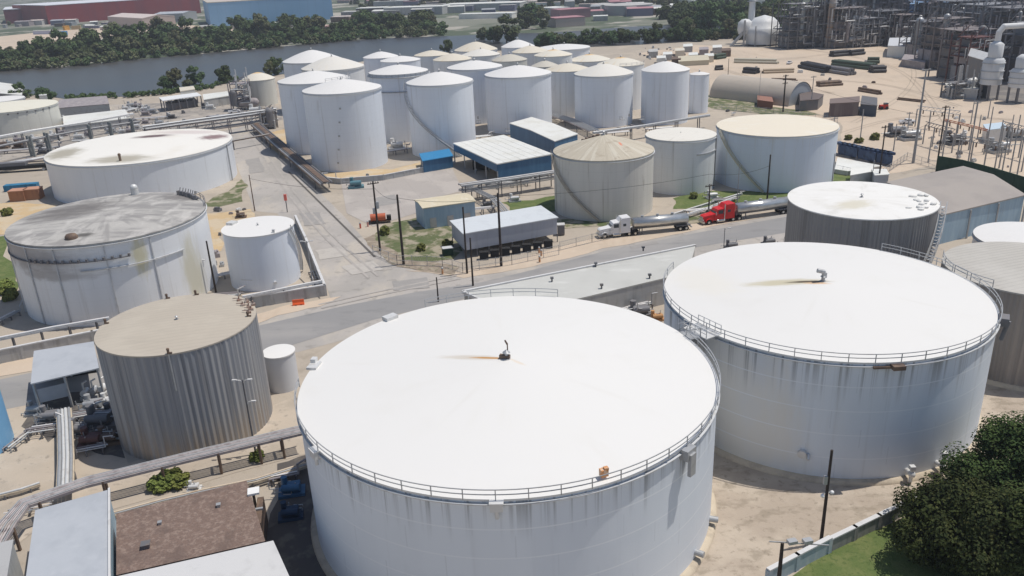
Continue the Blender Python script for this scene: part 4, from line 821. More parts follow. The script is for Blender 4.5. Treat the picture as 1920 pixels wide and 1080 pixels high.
MB().ball((-.45, -.1, 6.2), .22).ball((.5, -.1, 6.6), .22).beam((-.5, 0, 6.4), (.5, 0, 6.6), .06).build('lamp_head', MATS['bright_white_pipe'], p_)
MB().box((-.3, 0, 8.1), (.35, .3, 1.)).build('junction_box', m_galv, p_)
p_ = pole(1458, 1110, 1018, 'short dark pole with two grey floodlights at the bottom right wall', r=.24)
h_ = hgt(g(1458, 1110), 1018)
mb = MB(); mb.beam((-1.2, .3, h_), (4.4, -.4, h_-.2), .1); mb.build('crossarm', m_galv, p_)
for k in (.9, 2.4): MB().box((k, -.1, h_+.2), (.9, .6, .35), .2).build('floodlight', m_galv, p_)
for i, (px_, py_, ty_) in enumerate([(15, 545, 520), (0, 0, 0)][:1]): pass
# substation poles and far masts
sub = [(1560, 268, 220), (1612, 268, 205), (1675, 283, 232), (1740, 305, 255), (1766, 300, 200), (1800, 292, 255), (1815, 305, 190), (1848, 285, 200), (1865, 315, 225), (1878, 326, 230), (1892, 332, 215), (1905, 338, 245), (1852, 222, 185), (1820, 232, 188), (1826, 232, 190), (1872, 295, 235), (1915, 322, 250), (1895, 250, 215), (1700, 255, 210), (1795, 250, 212), (1832, 262, 215), (1770, 262, 225)]
for i, (a, b, c) in enumerate(sub):
    pole(a, b, c, 'slender grey substation pole on the pale sand at the right', 'substation_pole', 'pole', m_gpole, r=.2, r1=.14, arms=(1 if i % 3 == 0 else 0), group='substation poles at the right edge')
def bus(px0, py0, px1, py1, z, label, mat=m_gpole, h=1.2):
    a, b = g(px0, py0, z), g(px1, py1, z); o = a.copy(); o.z = 0; r2 = root('bus_gantry', o, label, 'gantry'); L = b-a
    mb = MB(); up = Vector((0, 0, h)); A = Vector((0, 0, z))
    mb.beam(A, A+L, .2); mb.beam(A+up, A+L+up, .2); n = 10
    for k in range(n): mb.beam(A+L*(k/n), A+L*((k+1)/n)+up, .12)
    mb.build('truss', mat, r2)
    for t in (0, .33, .66, 1): q = L*t; MB().beam((q.x, q.y, 0), (q.x, q.y, z), .3).build('post', m_gpole, r2)
    for t in (.15, .4, .6, .85): q = A+L*t; MB().cyl(q, q-Vector((0, 0, 1.3)), .2, n=8).build('insulator', m_brown, r2)
bus(1770, 226, 1852, 246, 7, 'orange painted substation gantry among the grey poles', M('orange_gantry', (.5, .16, .07)), .5)
bus(1735, 235, 1790, 250, 6, 'dark grey substation gantry left of the orange one', m_steel)
bus(1800, 262, 1880, 276, 6, 'grey substation gantry in front of the orange one')
bus(1880, 235, 1940, 250, 8, 'tall grey substation gantry at the right edge')
bus(1720, 205, 1800, 215, 6, 'pale rearmost substation gantry', m_lgalv)
for i, (px_, py_) in enumerate([(1680, 255), (1705, 262), (1870, 285), (1900, 262), (1790, 270)]):
    junk('transformer_unit', ['dark equipment heap left of the tall steel mast', 'grey equipment at the foot of the tall steel mast', 'grey transformer under the right gantry', 'big grey transformer at the right edge', 'dark switchgear under the middle gantry'][i], px_, py_, [m_steel, m_galv, m_galv, m_gpole, m_steel][i], 2., 14, 'transformer', seed=50+i)
rt, P = slab_building('switch_house', 'pale blue roofed switch house among the substation poles', [g(1850, 245, 4), g(1890, 240, 4), g(1880, 230, 4), g(1843, 234, 4)], 4, m_lgalv, M('pale_blue_roof', (.5, .6, .68)), .2, .2)

# ================================================================== TRUCKS
def truck(label, front, back, cabm, ladder=m_galv):
    f, b = g(*front), g(*back); d = (f-b); ang = math.atan2(d.y, d.x); o = f.copy(); Lt = d.length
    rt = root('tank_truck', o, label, 'tank truck', 'tank trucks parked along the sandy shoulder', ang)
    k = Lt/20.  # truck built 20 m long, front at x=0 heading +x
    def wheel(x, y, dual=False):
        wd = .55 if dual else .3
        o_ = MB().cyl((x, y-wd/2, .52), (x, y+wd/2, .52), .52, n=20).build('wheel', m_rubber, rt); MB().cyl((x, y-wd/2-.02, .52), (x, y+wd/2+.02, .52), .24, n=12).build('rim', m_chrome, o_)
    sec = lambda x, w_, z0, z1: [(x, -w_, z0), (x, w_, z0), (x, w_, z1), (x, -w_, z1)]
    def loft(mb, S):
        vs = [q for s in S for q in s]; fs = [(0, 1, 2, 3)] + [(4*i+j, 4*i+(j+1) % 4, 4*i+4+(j+1) % 4, 4*i+4+j) for i in range(len(S)-1) for j in range(4)]; fs.append(tuple(len(vs)-4+j for j in range(4)))
        mb.add(vs, fs)
    mb = MB(); loft(mb, [sec(-.35, .78, .75, 1.65), sec(-.6, .85, .7, 1.85), sec(-2.5, .98, .8, 2.1)]); mb.build('hood', cabm, rt)
    mb = MB(); loft(mb, [sec(-2.5, 1.1, .8, 2.1), sec(-2.7, 1.12, .8, 2.2), sec(-3.1, 1.14, .8, 3.0), sec(-4.4, 1.18, .8, 3.15)]); mb.build('cab', cabm, rt)
    mb = MB(); loft(mb, [sec(-4.3, 1.2, .85, 3.1), sec(-4.9, 1.22, .85, 3.85), sec(-6.6, 1.22, .85, 3.95)]); mb.build('sleeper', cabm, rt)
    mb = MB(); mb.add([(-2.68, -1.0, 2.2), (-2.68, 1.0, 2.2), (-3.08, .98, 2.92), (-3.08, -.98, 2.92)], [(0, 1, 2, 3)]); mb.build('windscreen', m_glass, rt)
    for s in (-1, 1):
        MB().box((-3.7, 1.17*s, 2.45), (1.0, .05, .75)).build('side_window', m_glass, rt); MB().box((-5.4, 1.23*s, 2.5), (.6, .04, .5)).build('sleeper_window', m_glass, rt)
        MB().box((-.33, .62*s, 1.05), (.1, .34, .28)).build('headlight', MATS['bright_white_pipe'], rt)
        mb = MB()
        for q in range(8):
            a0, a1 = pi*q/8, pi*(q+1)/8; mb.beam((-1.35+.68*cos(a0), 1.02*s, .6+.68*sin(a0)), (-1.35+.68*cos(a1), 1.02*s, .6+.68*sin(a1)), .5, .06)
        mb.build('fender', cabm, rt)
        MB().cyl((-3., 1.0*s, .62), (-4.6, 1.0*s, .62), .33, n=14).build('fuel_tank', m_chrome, rt); MB().cyl((-4.45, 1.3*s, 1), (-4.45, 1.3*s, 4.0), .09).build('exhaust', m_chrome, rt)
        MB().box((-2.6, 1.45*s, 2.3), (.1, .25, .55)).build('mirror', m_chrome, rt)
        wheel(-1.35, .98*s)
        for x in (-6.4, -7.7): wheel(x, .9*s, True)
        for x in (-17.2, -18.5): wheel(x, .9*s, True)
    MB().box((-.3, 0, .6), (.3, 2.3, .4)).build('bumper', m_chrome, rt); MB().box((-.32, 0, 1.2), (.08, 1.1, .85)).build('grille', m_chrome, rt)
    MB().box((-4.6, 0, .75), (8, .9, .25)).build('chassis', m_rubber, rt)
    mb = MB(); n = 20
    prof = []
    st = [(-7.3, .4), (-7.5, .95), (-12.6, 1.), (-12.7, 1.02), (-12.8, 1.), (-18.9, .98), (-19.2, .4)]
    vs = []; 
    for x, r_ in st: vs += [(x, 1.3*r_*cos(2*pi*i/n), 2.45+1.08*r_*sin(2*pi*i/n)-.012*(-x-7)) for i in range(n)]
    mb.add(vs, [(a*n+i, a*n+(i+1) % n, (a+1)*n+(i+1) % n, (a+1)*n+i) for a in range(len(st)-1) for i in range(n)], True); mb.add(vs[:n], [tuple(range(n))]); mb.add(vs[-n:], [tuple(range(n))]); mb.build('tank_barrel', m_chrome, rt)
    for x in (-9.5, -12.7, -15.8): MB().cyl((x, 0, 3.4), (x, 0, 3.75), .3, n=14).build('dome_lid', m_galv, rt)
    mb = MB().box((-13, 0, 1.25), (11.5, .8, .25)).box((-17.9, 0, 1.1), (3., 2.2, .2)).beam((-9.2, .8, .2), (-9.2, .8, 1.4), .15).beam((-9.2, -.8, .2), (-9.2, -.8, 1.4), .15); mb.build('trailer_frame', m_steel, rt)
    mb = MB().beam((-7.2, -.9, 1.2), (-7.2, -.9, 3.4), .12).beam((-7.2, .9, 1.2), (-7.2, .9, 3.4), .12).box((-7.2, 0, 3.3), (.1, 1.9, .15)); mb.build('front_ladder', m_steel, rt)
    MB().box((-19.6, 0, .7), (.2, 2.3, .2)).build('rear_bumper', m_galv, rt)
    rt.scale = (k, 1.15, 1.15); return rt
truck('white tractor with a polished steel tank trailer parked beside the road', (1119, 446), (1296, 428), M('white_truck_paint', (.75, .75, .76), [], .3))
truck('red tractor with a polished steel tank trailer ahead of the corrugated tank', (1312, 421), (1486, 396), M('red_truck_paint', (.62, .02, .02), [], .3))

# ================================================================== SMALL THINGS
def barrier(px, py, label):
    r2 = root('water_barrier', g(px, py), label, 'barrier', rz=.15)
    mb = MB(); vs = []
    for x in (-1.1, 1.1): vs += [(x, -.35, 0), (x, .35, 0), (x, .3, .3), (x, .12, .6), (x, .1, 1.15), (x, -.1, 1.15), (x, -.12, .6), (x, -.3, .3)]
    mb.add(vs, [tuple(range(8)), tuple(range(15, 7, -1))]+[(i, (i+1) % 8, 8+(i+1) % 8, 8+i) for i in range(8)]); mb.build('barrier_body', m_orange, r2)
    for x in (-.5, .5): MB().box((x, 0, .08), (.4, .76, .14)).build('foot', m_rubber, r2)
barrier(560, 572, 'bright orange plastic barrier at the foot of the small tank wall')
r2 = root('warning_marker', g(539, 398), 'tall post topped by a coral red panel at the side of the concrete road', 'marker'); hh = hgt(g(539, 398), 366); MB().cyl((0, 0, 0), (0, 0, hh), .13, n=8).build('post', m_steel, r2); MB().box((0, 0, hh-.6), (.75, .3, 1.7)).build('panel', M('coral_paint', (.85, .2, .15)), r2)
# orange tank trailer
r2 = root('tank_trailer', g(712, 418), 'orange wheeled tank trailer beside the transformer pole', 'trailer', rz=.15)
MB().cyl((-2.2, 0, 1.5), (1.6, 0, 1.5), .95, n=18).build('barrel', M('dull_orange_paint', (.50, .12, .05), [('n', (.35, .1, .06), (1, 1, 1), 1, .5, .7, .6)], .5), r2); MB().box((0, 0, .55), (5.4, 1.6, .25)).build('chassis', m_brown, r2)
for x in (-1.6, -.6):
    for y in (-.9, .9): MB().cyl((x, y-.12, .45), (x, y+.12, .45), .45, n=14).build('wheel', m_rubber, r2)
MB().box((2.4, 0, 1.2), (1.1, 1.4, 1.2)).build('engine_box', m_rubber, r2)
for i, (px_, py_) in enumerate([(676, 428), (690, 425), (1015, 480), (1011, 475), (830, 514), (1012, 492), (1180, 440)]):
    r2 = root('bollard', g(px_, py_), ['red bollard left of the orange tank trailer', 'pinkish bollard beside the orange tank trailer', 'rusty post at the right end of the grey shed bins', 'short red post under the right corner of the grey shed', 'orange brown hydrant at the left end of the shoulder fence', 'rusty post on the shoulder in front of the grey shed', 'yellow brown post behind the white tractor cab'][i], 'bollard'); h_ = 1.3 if i < 6 else 3
    MB().cyl((0, 0, 0), (0, 0, h_), .22, n=10).build('shaft', [M('red_bollard', (.6, .1, .06)), M('pink_bollard', (.6, .3, .25)), MATS['rusty_hatch_paint']][min(i, 2)], r2); MB().ball((0, 0, h_), .24, 10).build('cap', m_galv, r2)
# green dumpster
r2 = root('dumpster', g(840, 478), 'dark green dumpster with a pale lid beside the raised grey shed', 'dumpster', rz=.2); MB().prism([(-1.1, -.8), (1.1, -.8), (1.2, .8), (-1.2, .8)], .15, 1.7).build('bin_body', m_green, r2); MB().box((0, 0, 1.75), (2.4, 1.7, .1)).build('lid', m_lgalv, r2)
r2 = root('air_unit', g(1052, 440), 'dark boxy unit at the right end of the raised grey shed', 'air unit'); MB().box((0, 0, 1.3), (1.6, 1.6, 2.2)).build('casing', m_steel, r2); MB().box((0, 0, 2.55), (1.8, 1.8, .2)).build('top_plate', m_lgalv, r2)
# left: blue dumpster, brown boxes, flatcar
c = g(42, 356); r2 = root('roll_off_container', c, 'open blue roll-off container at the left edge behind the two rust brown boxes', 'container', rz=.15)
MB().box((0, 0, 1.), (9.5, 2.6, 1.8)).build('tub', M('container_blue', (.03, .20, .36), [('n', (.02, .1, .18), (1, 1, .2), .8, .45, .65, .6)], .5), r2)
for k in range(9): MB().box((-4.3+k*1.08, -1.36, 1.), (.15, .12, 1.7)).build('rib', MATS['container_blue'], r2)
for k, px_ in enumerate((38, 66)):
    r2 = root('storage_box', g(px_, 375-k*3), ['left one of two rust brown boxes in front of the blue container', 'right one of two rust brown boxes in front of the blue container'][k], 'container', 'rust brown boxes at the left edge', rz=.12)
    MB().box((0, 0, 1.5), (4.2, 3.6, 3.)).build('body', M('rust_brown_paint', (.36, .17, .09), [('n', (.26, .12, .07), (1, 1, .2), .8, .5, .65, .6)], .7), r2); MB().box((0, 0, 3.1), (4.4, 3.8, .22)).build('lid', M('salmon_lid', (.50, .27, .18)), r2)
c = g(30, 322); r2 = root('flat_wagon', c, 'black flat rail wagon beneath the left pipe racks', 'wagon', rz=.13)
MB().box((0, 0, 1.6), (30, 3, 1.1)).build('deck', m_rubber, r2); MB().box((-4, 0, 2.7), (16, 2.6, 1.2)).build('load', m_steel, r2)
for k in (-12, -9.5, 9.5, 12): MB().cyl((k, -1.4, .55), (k, 1.4, .55), .55, n=14).build('wheelset', m_galv, r2)
# dock shed and riverside plant
A, B, D = g(305, 190, 5), g(378, 180, 5), g(298, 184, 5)
rt, P = slab_building('dock_shed', 'open dock shed with a brilliant white roof near the river bank', [A, B, B+D-A, D], 5, m_dark_in, MATS['bright_white_pipe'], .3, .3, wall=False)
Q = inset(P, .5)
for i, j in ((0, 1), (3, 2)):
    for t in (0, .2, .4, .6, .8, 1): c = Vector((*Q[i], 0)).lerp(Vector((*Q[j], 0)), t); MB().box((c.x, c.y, 2.5), (.4, .4, 5)).build('column', m_steel, rt)
MB().prism(inset(P, 2.5), .1, 3.2).build('equipment', m_steel, rt)
junk('pump_skid', 'dark machinery standing under the white roofed dock shed', 338, 202, m_steel, 2., 12, seed=61)
slab_building('small_hut', 'cream hut with two dark windows behind the dock shed', [g(338, 172, 4), g(366, 168, 4), g(363, 162, 4), g(336, 165, 4)], 4, m_wroof, mr_cream, .2, .3)
slab_building('small_hut', 'low grey shed with a white roof right of the dock shed', [g(382, 188, 4), g(432, 180, 4), g(426, 172, 4), g(380, 178, 4)], 4, m_wall, m_wroof, .2, .3)
slab_building('blue_cabin', 'small bright blue cabin beside the riverside process tower', [g(418, 182, 3.5), g(432, 180, 3.5), g(431, 174, 3.5), g(417, 176, 3.5)], 3.5, m_blueb, m_wroof, .2, .3)
slab_building('small_hut', 'row of white roofed storage boxes between the racks on the left', [g(120, 238, 3), g(245, 222, 3), g(235, 206, 3), g(118, 219, 3)], 3, m_wall, m_wroof, .2, .3)
slab_building('grey_shed', 'grey shed with a brown edged roof by the river on the left', [g(110, 204, 5), g(205, 196, 5), g(200, 181, 5), g(112, 188, 5)], 5, m_galv, m_mauve, .2, .4, ridge=1)
slab_building('grey_shed', 'grey shed close to the river at the far left', [g(-30, 170, 6), g(40, 176, 6), g(45, 158, 6), g(-20, 150, 6)], 5, m_steel, m_wroof, .2, .4)
slab_building('small_hut', 'tiny white box building in front of the river on the left', [g(73, 180, 4), g(88, 179, 4), g(87, 174, 4), g(73, 175, 4)], 4, m_wroof, MATS['bright_white_pipe'], .2, .3)
def tower(kind, label, px, py, ty, w_, d_, mat, floors=5, vess=2, seed=0, cat='process tower', vm=None, group=None, stackm=None):
    c = g(px, py); h = hgt(c, ty) if ty is not None else 40; rt = root(kind, c, label, cat, group, rz=.2); rn = random.Random(seed)
    mb = MB(); nx = max(1, int(w_/6)); ny = max(1, int(d_/6))
    for i in range(nx+1):
        for j in range(ny+1):
            x, y = -w_/2+w_*i/nx, -d_/2+d_*j/ny; mb.beam((x, y, 0), (x, y, h*rn.uniform(.85, 1)), .45)
    mb.build('column_frame', mat, rt)
    for f in range(1, floors+1):
        z = h*f/(floors+.5); s = rn.uniform(.7, 1.); mb = MB()
        mb.box((0, 0, z), (w_*s, d_*s, .35))
        for y in (-d_/2*s, d_/2*s): mb.beam((-w_/2*s, y, z+1.1), (w_/2*s, y, z+1.1), .15); mb.beam((-w_/2*s, y, z), (-w_/2*s+w_/nx*s, y, z+h/floors), .25); mb.beam((w_/2*s, y, z), (w_/2*s-w_/nx*s, y, z-h/floors), .25)
        mb.build('platform', mat, rt)
    for v in range(vess):
        x, y = rn.uniform(-w_*.38, w_*.38), rn.uniform(-d_*.45, -d_*.1); r_ = rn.uniform(.9, 2.2); z0, z1 = h*rn.uniform(.05, .35), h*rn.uniform(.5, .98)
        if rn.random() < .3: MB().cyl((x-3, y, z0+2), (x+3, y, z0+2), r_, n=16).ball((x+3, y, z0+2), r_).ball((x-3, y, z0+2), r_).build('drum', vm or rn.choice((m_galv, m_lgalv, m_mauve)), rt)
        else: MB().cyl((x, y, z0), (x, y, z1), r_, n=16).ball((x, y, z1), r_, 16).build('vessel', vm or rn.choice((m_galv, m_lgalv, m_mauve, m_steel)), rt)
    if w_ > 12:
        for z0, z1, fx in ((.02, .35, .8), (.4, .6, .55), (.62, .85, .4)): MB().box((rn.uniform(-.1, .1)*w_, d_*.1, h*(z0+z1)/2), (w_*fx, d_*.6, h*(z1-z0))).build('equipment', rn.choice((m_steel, MATS.get('grey_brown_steel', m_steel), MATS.get('hazy_grey_steel', m_steel), m_mauve)), rt)
    mb = MB()
    for _ in range(int(16+w_*1.6)):
        x, y, z = rn.uniform(-w_/2, w_/2), rn.uniform(-d_/2-1, 0), rn.uniform(.05, .9)*h; x2 = min(max(x+rn.uniform(-8, 8), -w_/2), w_/2); mb.pipe([(x, y, z), (x2, y, z), (x2, y, z+rn.uniform(-6, 8))], rn.choice((.15, .25, .4)), 6)
    mb.build('pipework', rn.choice((m_galv, m_mauve, m_lgalv)), rt); return rt
tower('process_tower', 'small brownish process tower by the squat yellow domed tank', 455, 205, 150, 9, 8, m_mauve, 4, 2, 5)
tower('process_tower', 'brown pipe tower at the end of the white topped rack against the tall tank', 505, 240, 205, 5, 5, m_brown, 3, 1, 6)
junk('pump_skid', 'pale angled conveyor machinery behind the end of the white topped rack', 480, 215, m_lgalv, 2.2, 14, seed=66)

# ================================================================== SANDY LOT
a, b = g(1330, 182), g(1478, 200); d = (b-a); L_ = d.length; ang = math.atan2(d.y, d.x)
c0 = g(1405, 188); r2 = root('arched_hangar', a, 'long arched beige hangar at the edge of the sandy lot', 'hangar', rz=ang)
R_ = 8.5; mb = MB(); n = 16; vs = []
for x in (0, L_):
    for i in range(n+1): vs.append((x, R_-R_*cos(pi*i/n), R_*1.05*sin(pi*i/n)))
mb.add(vs, [(i, i+1, n+2+i, n+1+i) for i in range(n)], True); mb.build('shell', M('beige_fabric', (.50, .44, .37), [('n', (.42, .37, .31), (.2, 1, 1), .3, .45, .65, .6), ('seam', (.42, .4, .36), 0, 4, .06, .5)], .8), r2)
for x in (.3, L_-.3): MB().add([(x, R_-R_*cos(pi*i/n)*.98, R_*1.03*sin(pi*i/n)) for i in range(n+1)], [tuple(range(n+1))]).build('end_wall', M('hangar_end', (.40, .43, .46)), r2); MB().box((L_-.2, R_, 2.2), (.4, 3.4, 4.4)).build('door', m_lgalv, r2)
def hut(kind, label, quadpx, z, wm, rm, ridge=0, cat='shed'): return slab_building(kind, label, [g(x, y, z) for x, y in quadpx], z, wm, rm, .25, .2, ridge=ridge, cat=cat)
hut('steel_container', 'small rust red container beside the arched hangar', [(1420, 188), (1450, 192), (1447, 180), (1420, 178)], 2.8, M('rust_red_paint', (.22, .09, .06)), M('rust_red_top', (.3, .15, .11)), cat='container')
hut('brown_hut', 'dark brown sloping hut at the end of the arched hangar', [(1500, 190), (1535, 187), (1545, 178), (1498, 168)], 4, m_steel, M('dark_brown_roof', (.14, .11, .10)))
hut('brown_shed', 'long dark brown shed in the middle of the sandy lot', [(1555, 195), (1612, 192), (1612, 181), (1556, 186)], 5, M('brown_shed_wall', (.13, .10, .10), [('n', (.2, .17, .16), (1, 1, .1), .5, .45, .6, .6)]), M('brown_shed_roof', (.19, .145, .13)))
hut('steel_container', 'blue black container at the right end of the brown shed', [(1613, 196), (1645, 199), (1645, 184), (1616, 180)], 4, M('blue_black_paint', (.07, .09, .12)), m_steel, cat='container')
r2 = root('red_tractor', g(1656, 205), 'small red vehicle right of the dark brown shed', 'vehicle'); MB().box((0, 0, 1.1), (3, 1.8, 1.2)).box((.8, 0, 1.8), (1.3, 1.5, 1.2)).build('body', M('red_vehicle_paint', (.55, .05, .03)), r2); MB().box((.8, 0, 2.2), (1.35, 1.55, .5)).build('window', m_glass, r2)
for x in (-1, 1):
    for y in (-.9, .9): MB().cyl((x, y-.2, .6), (x, y+.2, .6), .6, n=12).build('wheel', m_rubber, r2)
def pile(label, p0, p1, n, r, mat, seed=0, kind='pipe_pile'):
    a, b = g(*p0), g(*p1); o = a.copy(); r2 = root(kind, o, label, 'pipe pile'); d = b-a; nn = Vector((-d.y, d.x, 0)).normalized(); rn = random.Random(seed)
    for row in range(2):
        for k in range(n-row):
            s = nn*((k+row*.5)*2.05*r); u0, u1 = rn.uniform(0, .06), rn.uniform(.92, 1.)
            MB().cyl(d*u0+s+Vector((0, 0, r+row*1.75*r)), d*u1+s+Vector((0, 0, r+row*1.75*r)), r, n=10).build('pipe', mat, r2)
m_bpipe = M('black_coated_pipe', (.035, .035, .04), [('n', (.08, .08, .08), (1, 1, 1), .5, .5, .7, .6)], .6); m_gpipe = M('dark_green_pipe', (.05, .075, .05), [], .6)
pile('dark pipe pile nearest the refinery, left half', (1562, 107), (1596, 104), 3, .9, m_bpipe, 1)
pile('dark pipe pile nearest the refinery, right half', (1594, 105), (1621, 102), 2, .9, m_bpipe, 2)
pile('short green black pipe pile at the right of the lot', (1625, 119), (1650, 119), 2, .9, m_gpipe, 3)
pile('long dark pipe pile in the centre left of the lot', (1497, 127), (1550, 138), 4, .9, m_bpipe, 4)
pile('grey black pipe pile continuing the long one to the right', (1546, 135), (1592, 142), 3, .9, m_steel, 5)
pile('long dark green pipe pile in the centre of the lot', (1556, 123), (1635, 132), 4, .85, m_gpipe, 6)
pile('black pipe pile at the right end of the long green one', (1636, 137), (1663, 136), 4, .9, m_bpipe, 7)
pile('brown plate stack south of the pipe piles', (1536, 163), (1580, 160), 4, .6, m_brown, 8)
pile('thin rusty beams lying on the sand', (1608, 171), (1650, 178), 2, .5, m_brown, 9)
pile('rust coloured long pipe lying toward the tall mast', (1680, 187), (1735, 193), 2, .3, m_brown, 10)
pile('dark steel bundle left of the pipe piles', (1392, 137), (1418, 139), 3, .8, m_bpipe, 11)
pile('pale pipe bundle in the upper left of the lot', (1430, 138), (1490, 136), 3, .6, M('tan_pipe', (.45, .36, .26)), 12)
pile('cream pipe bundle in the far part of the lot', (1375, 118), (1460, 120), 3, .7, M('cream_bundle', (.52, .48, .38)), 13)
pile('thin brown bars lying before the arched hangar', (1445, 152), (1495, 153), 2, .4, m_brown, 14)
pile('green black bundle near the far plant', (1342, 112), (1362, 109), 3, .8, m_gpipe, 15)
pile('low dark bundle at the edge of the lot', (1342, 132), (1356, 131), 2, .7, m_bpipe, 16)
for i, (px_, py_, m__) in enumerate([(1225, 98, m_wall), (1252, 103, m_galv), (1275, 96, mr_cream), (1300, 104, m_wroof), (1320, 94, m_mauve), (1345, 90, m_wall), (1362, 96, m_brown), (1290, 88, m_galv), (1240, 110, m_wroof), (1330, 106, mr_cream), (1268, 112, m_brown)]):
    hut('supply_box', ['grey box furthest left in the cluttered strip behind the farm', 'steel box next in the cluttered strip behind the farm', 'cream box in the cluttered strip behind the farm', 'white box in the cluttered strip behind the farm', 'mauve box beyond the white one in the clutter strip', 'pale grey box near the white vessel building', 'brown box in front of the white vessel building', 'steel box by the river end of the clutter strip', 'white box closest to the farm in the clutter strip', 'second cream box near the lot in the clutter strip', 'brown box closest to the slim end tank'][i], [(px_-9, py_), (px_+9, py_-1), (px_+8, py_-6), (px_-9, py_-5)], 3.5, m__, m_wroof if i % 2 else m__, cat='container')
hut('sand_berm', 'long low cream covered heap behind the slim end tank', [(1272, 116), (1330, 113), (1325, 104), (1270, 106)], 2.5, M('heap_sand', (.55, .50, .38)), MATS['heap_sand'], ridge=1.5, cat='heap')
# blue tarpaulin row and tent
m_tarp = M('navy_tarpaulin', (.03, .06, .13), [('n', (.06, .11, .2), (1, 1, 1), .4, .45, .6, .7), ('n', (.012, .02, .04), (1, 1, 1), .6, .5, .65, .8)], .6)
for i, (x0, y0, x1, y1) in enumerate([(1572, 292, 1606, 299), (1608, 300, 1640, 307), (1642, 307, 1672, 313)]):
    a, b = g(x0, y0), g(x1, y1); d = b-a; r2 = root('covered_tank', a, ['left one of three navy covered tanks beside the broad white tank', 'middle one of three navy covered tanks', 'right one of three navy covered tanks ending by the tall dark pole'][i], 'covered tank', 'navy covered tanks in a row')
    mb = MB().prism([(0, 0), (d.x, d.y), (d.x+1.2, d.y+4), (1.2, 4)], .5, 3.2); mb.build('cover', m_tarp, r2)
    for k in range(4): q = d*(k+.5)/4; MB().box((q.x+.5, q.y+2, 3.5), (1.6, 3, .7), .2).build('hatch', m_tarp, r2)
    MB().box((d.x/2, d.y/2+1.5, .25), (d.length*.8, 2, .5), math.atan2(d.y, d.x)).build('skid', m_steel, r2)
hut('white_tent', 'small white canopy tent near the broad tank', [(1594, 330), (1640, 322), (1632, 312), (1596, 314)], 3, m_lgalv, m_wroof, ridge=.5, cat='tent')
hut('white_tent', 'grey sided shelter right of the white canopy tent', [(1640, 330), (1668, 328), (1662, 318), (1634, 318)], 3.4, m_groof, m_wroof, cat='shelter')
hut('low_platform', 'white concrete pad roof beside the row of navy tanks', [(1565, 318), (1590, 322), (1655, 312), (1570, 296)], 1.2, m_wall, m_wroof, cat='pad')

# ================================================================== REFINERY
m_refb = M('grey_brown_steel', (.19, .165, .16), [('n', (.28, .26, .25), (1, 1, 1), .3, .5, .7, .6)], .7)
m_refg = M('hazy_grey_steel', (.24, .245, .26), [('n', (.34, .33, .33), (1, 1, 1), .3, .5, .7, .6)], .6)
ref = [(1500, 88, 0, 30, 22, m_steel, 7, 7), (1536, 87, -10, 20, 16, m_steel, 7, 6), (1580, 88, 8, 22, 16, m_refb, 6, 6), (1615, 86, 28, 24, 18, m_refg, 5, 6), (1655, 82, 14, 24, 20, m_steel, 6, 6), (1560, 70, -20, 26, 20, m_refg, 8, 5), (1700, 84, 20, 26, 20, m_refb, 5, 6), (1735, 108, 32, 22, 18, m_steel, 5, 7), (1770, 125, 26, 22, 18, m_refb, 6, 7), (1800, 145, 45, 20, 18, m_refb, 5, 6), (1815, 156, 60, 14, 12, M('dark_rust_steel', (.12, .05, .045)), 5, 5), (1740, 80, -8, 30, 22, m_steel, 8, 6), (1790, 95, -6, 30, 24, m_steel, 8, 6), (1840, 105, 0, 30, 24, m_refg, 7, 6), (1890, 120, 5, 30, 24, m_steel, 7, 7), (1800, 182, 150, 12, 8, m_steel, 3, 4), (1925, 150, 30, 22, 16, m_steel, 5, 5), (1650, 62, -20, 34, 24, m_steel, 8, 5), (1880, 80, -30, 40, 30, m_steel, 9, 6), (1600, 55, -25, 36, 26, m_refg, 7, 5), (1820, 65, -30, 40, 30, m_refb, 8, 6), (1700, 50, -30, 40, 26, m_steel, 8, 6), (1770, 55, -30, 40, 26, m_refg, 8, 5)]
rl = ['leftmost dark refinery block right of the green trees', 'tall dark refinery frame beside the pale striped column', 'brown refinery frame right of the pale striped column', 'lighter grey refinery frame with white drums', 'dark refinery block left of the white gable shed', 'tall grey refinery frame behind the pale column', 'brown refinery block behind the white gable shed', 'dark refinery frame right of the white gable shed', 'brown refinery frame in the middle right', 'rusty refinery frame beside the dark red one', 'dark red steel refinery frame left of the big white vessels', 'tall dark refinery frame behind the twin white stacks', 'tall dark refinery frame right of the twin white stacks', 'grey refinery frame above the silver roofed unit', 'dark refinery frame behind the big white vessels', 'low dark frame left of the big white vessels', 'dark frame at the right edge under the white duct', 'far dark refinery block at the top behind the twin stacks', 'far refinery block in the top right corner', 'far grey refinery block at the top centre right', 'far brown refinery block at the top right', 'far dark refinery block at the top between the stacks', 'far pale refinery block at the top right of the stacks']
for i, (a, b, c, w_, d_, m__, fl, vs_) in enumerate(ref): tower('refinery_unit', rl[i], a, b, c, w_, d_, m__, fl, vs_, 100+i, 'refinery unit', group='refinery units on the right')
def stack(label, px, py, ty, r, mat, kind='chimney_stack', top=None):
    c = g(px, py); h = hgt(c, ty); r2 = root(kind, c, label, 'stack'); MB().cyl((0, 0, 0), (0, 0, h), r, r*.8, 20).build('flue', mat, r2)
    for k in (.35, .65, .9): MB().cyl((0, 0, h*k), (0, 0, h*k+.3), r*1.5, n=16).build('platform_ring', m_galv, r2)
m_stk = M('white_stack_paint', (.68, .69, .69), [('n', (.5, .5, .5), (1, 1, .1), .5, .5, .7, .5)], .5)
stack('thick white stack rising beside the white domed vessel', 1406, 80, -40, 2.4, m_stk)
stack('left one of two slim white refinery stacks', 1660, 60, -60, 1.2, m_stk); stack('right one of two slim white refinery stacks', 1677, 60, -70, 1.2, m_stk)
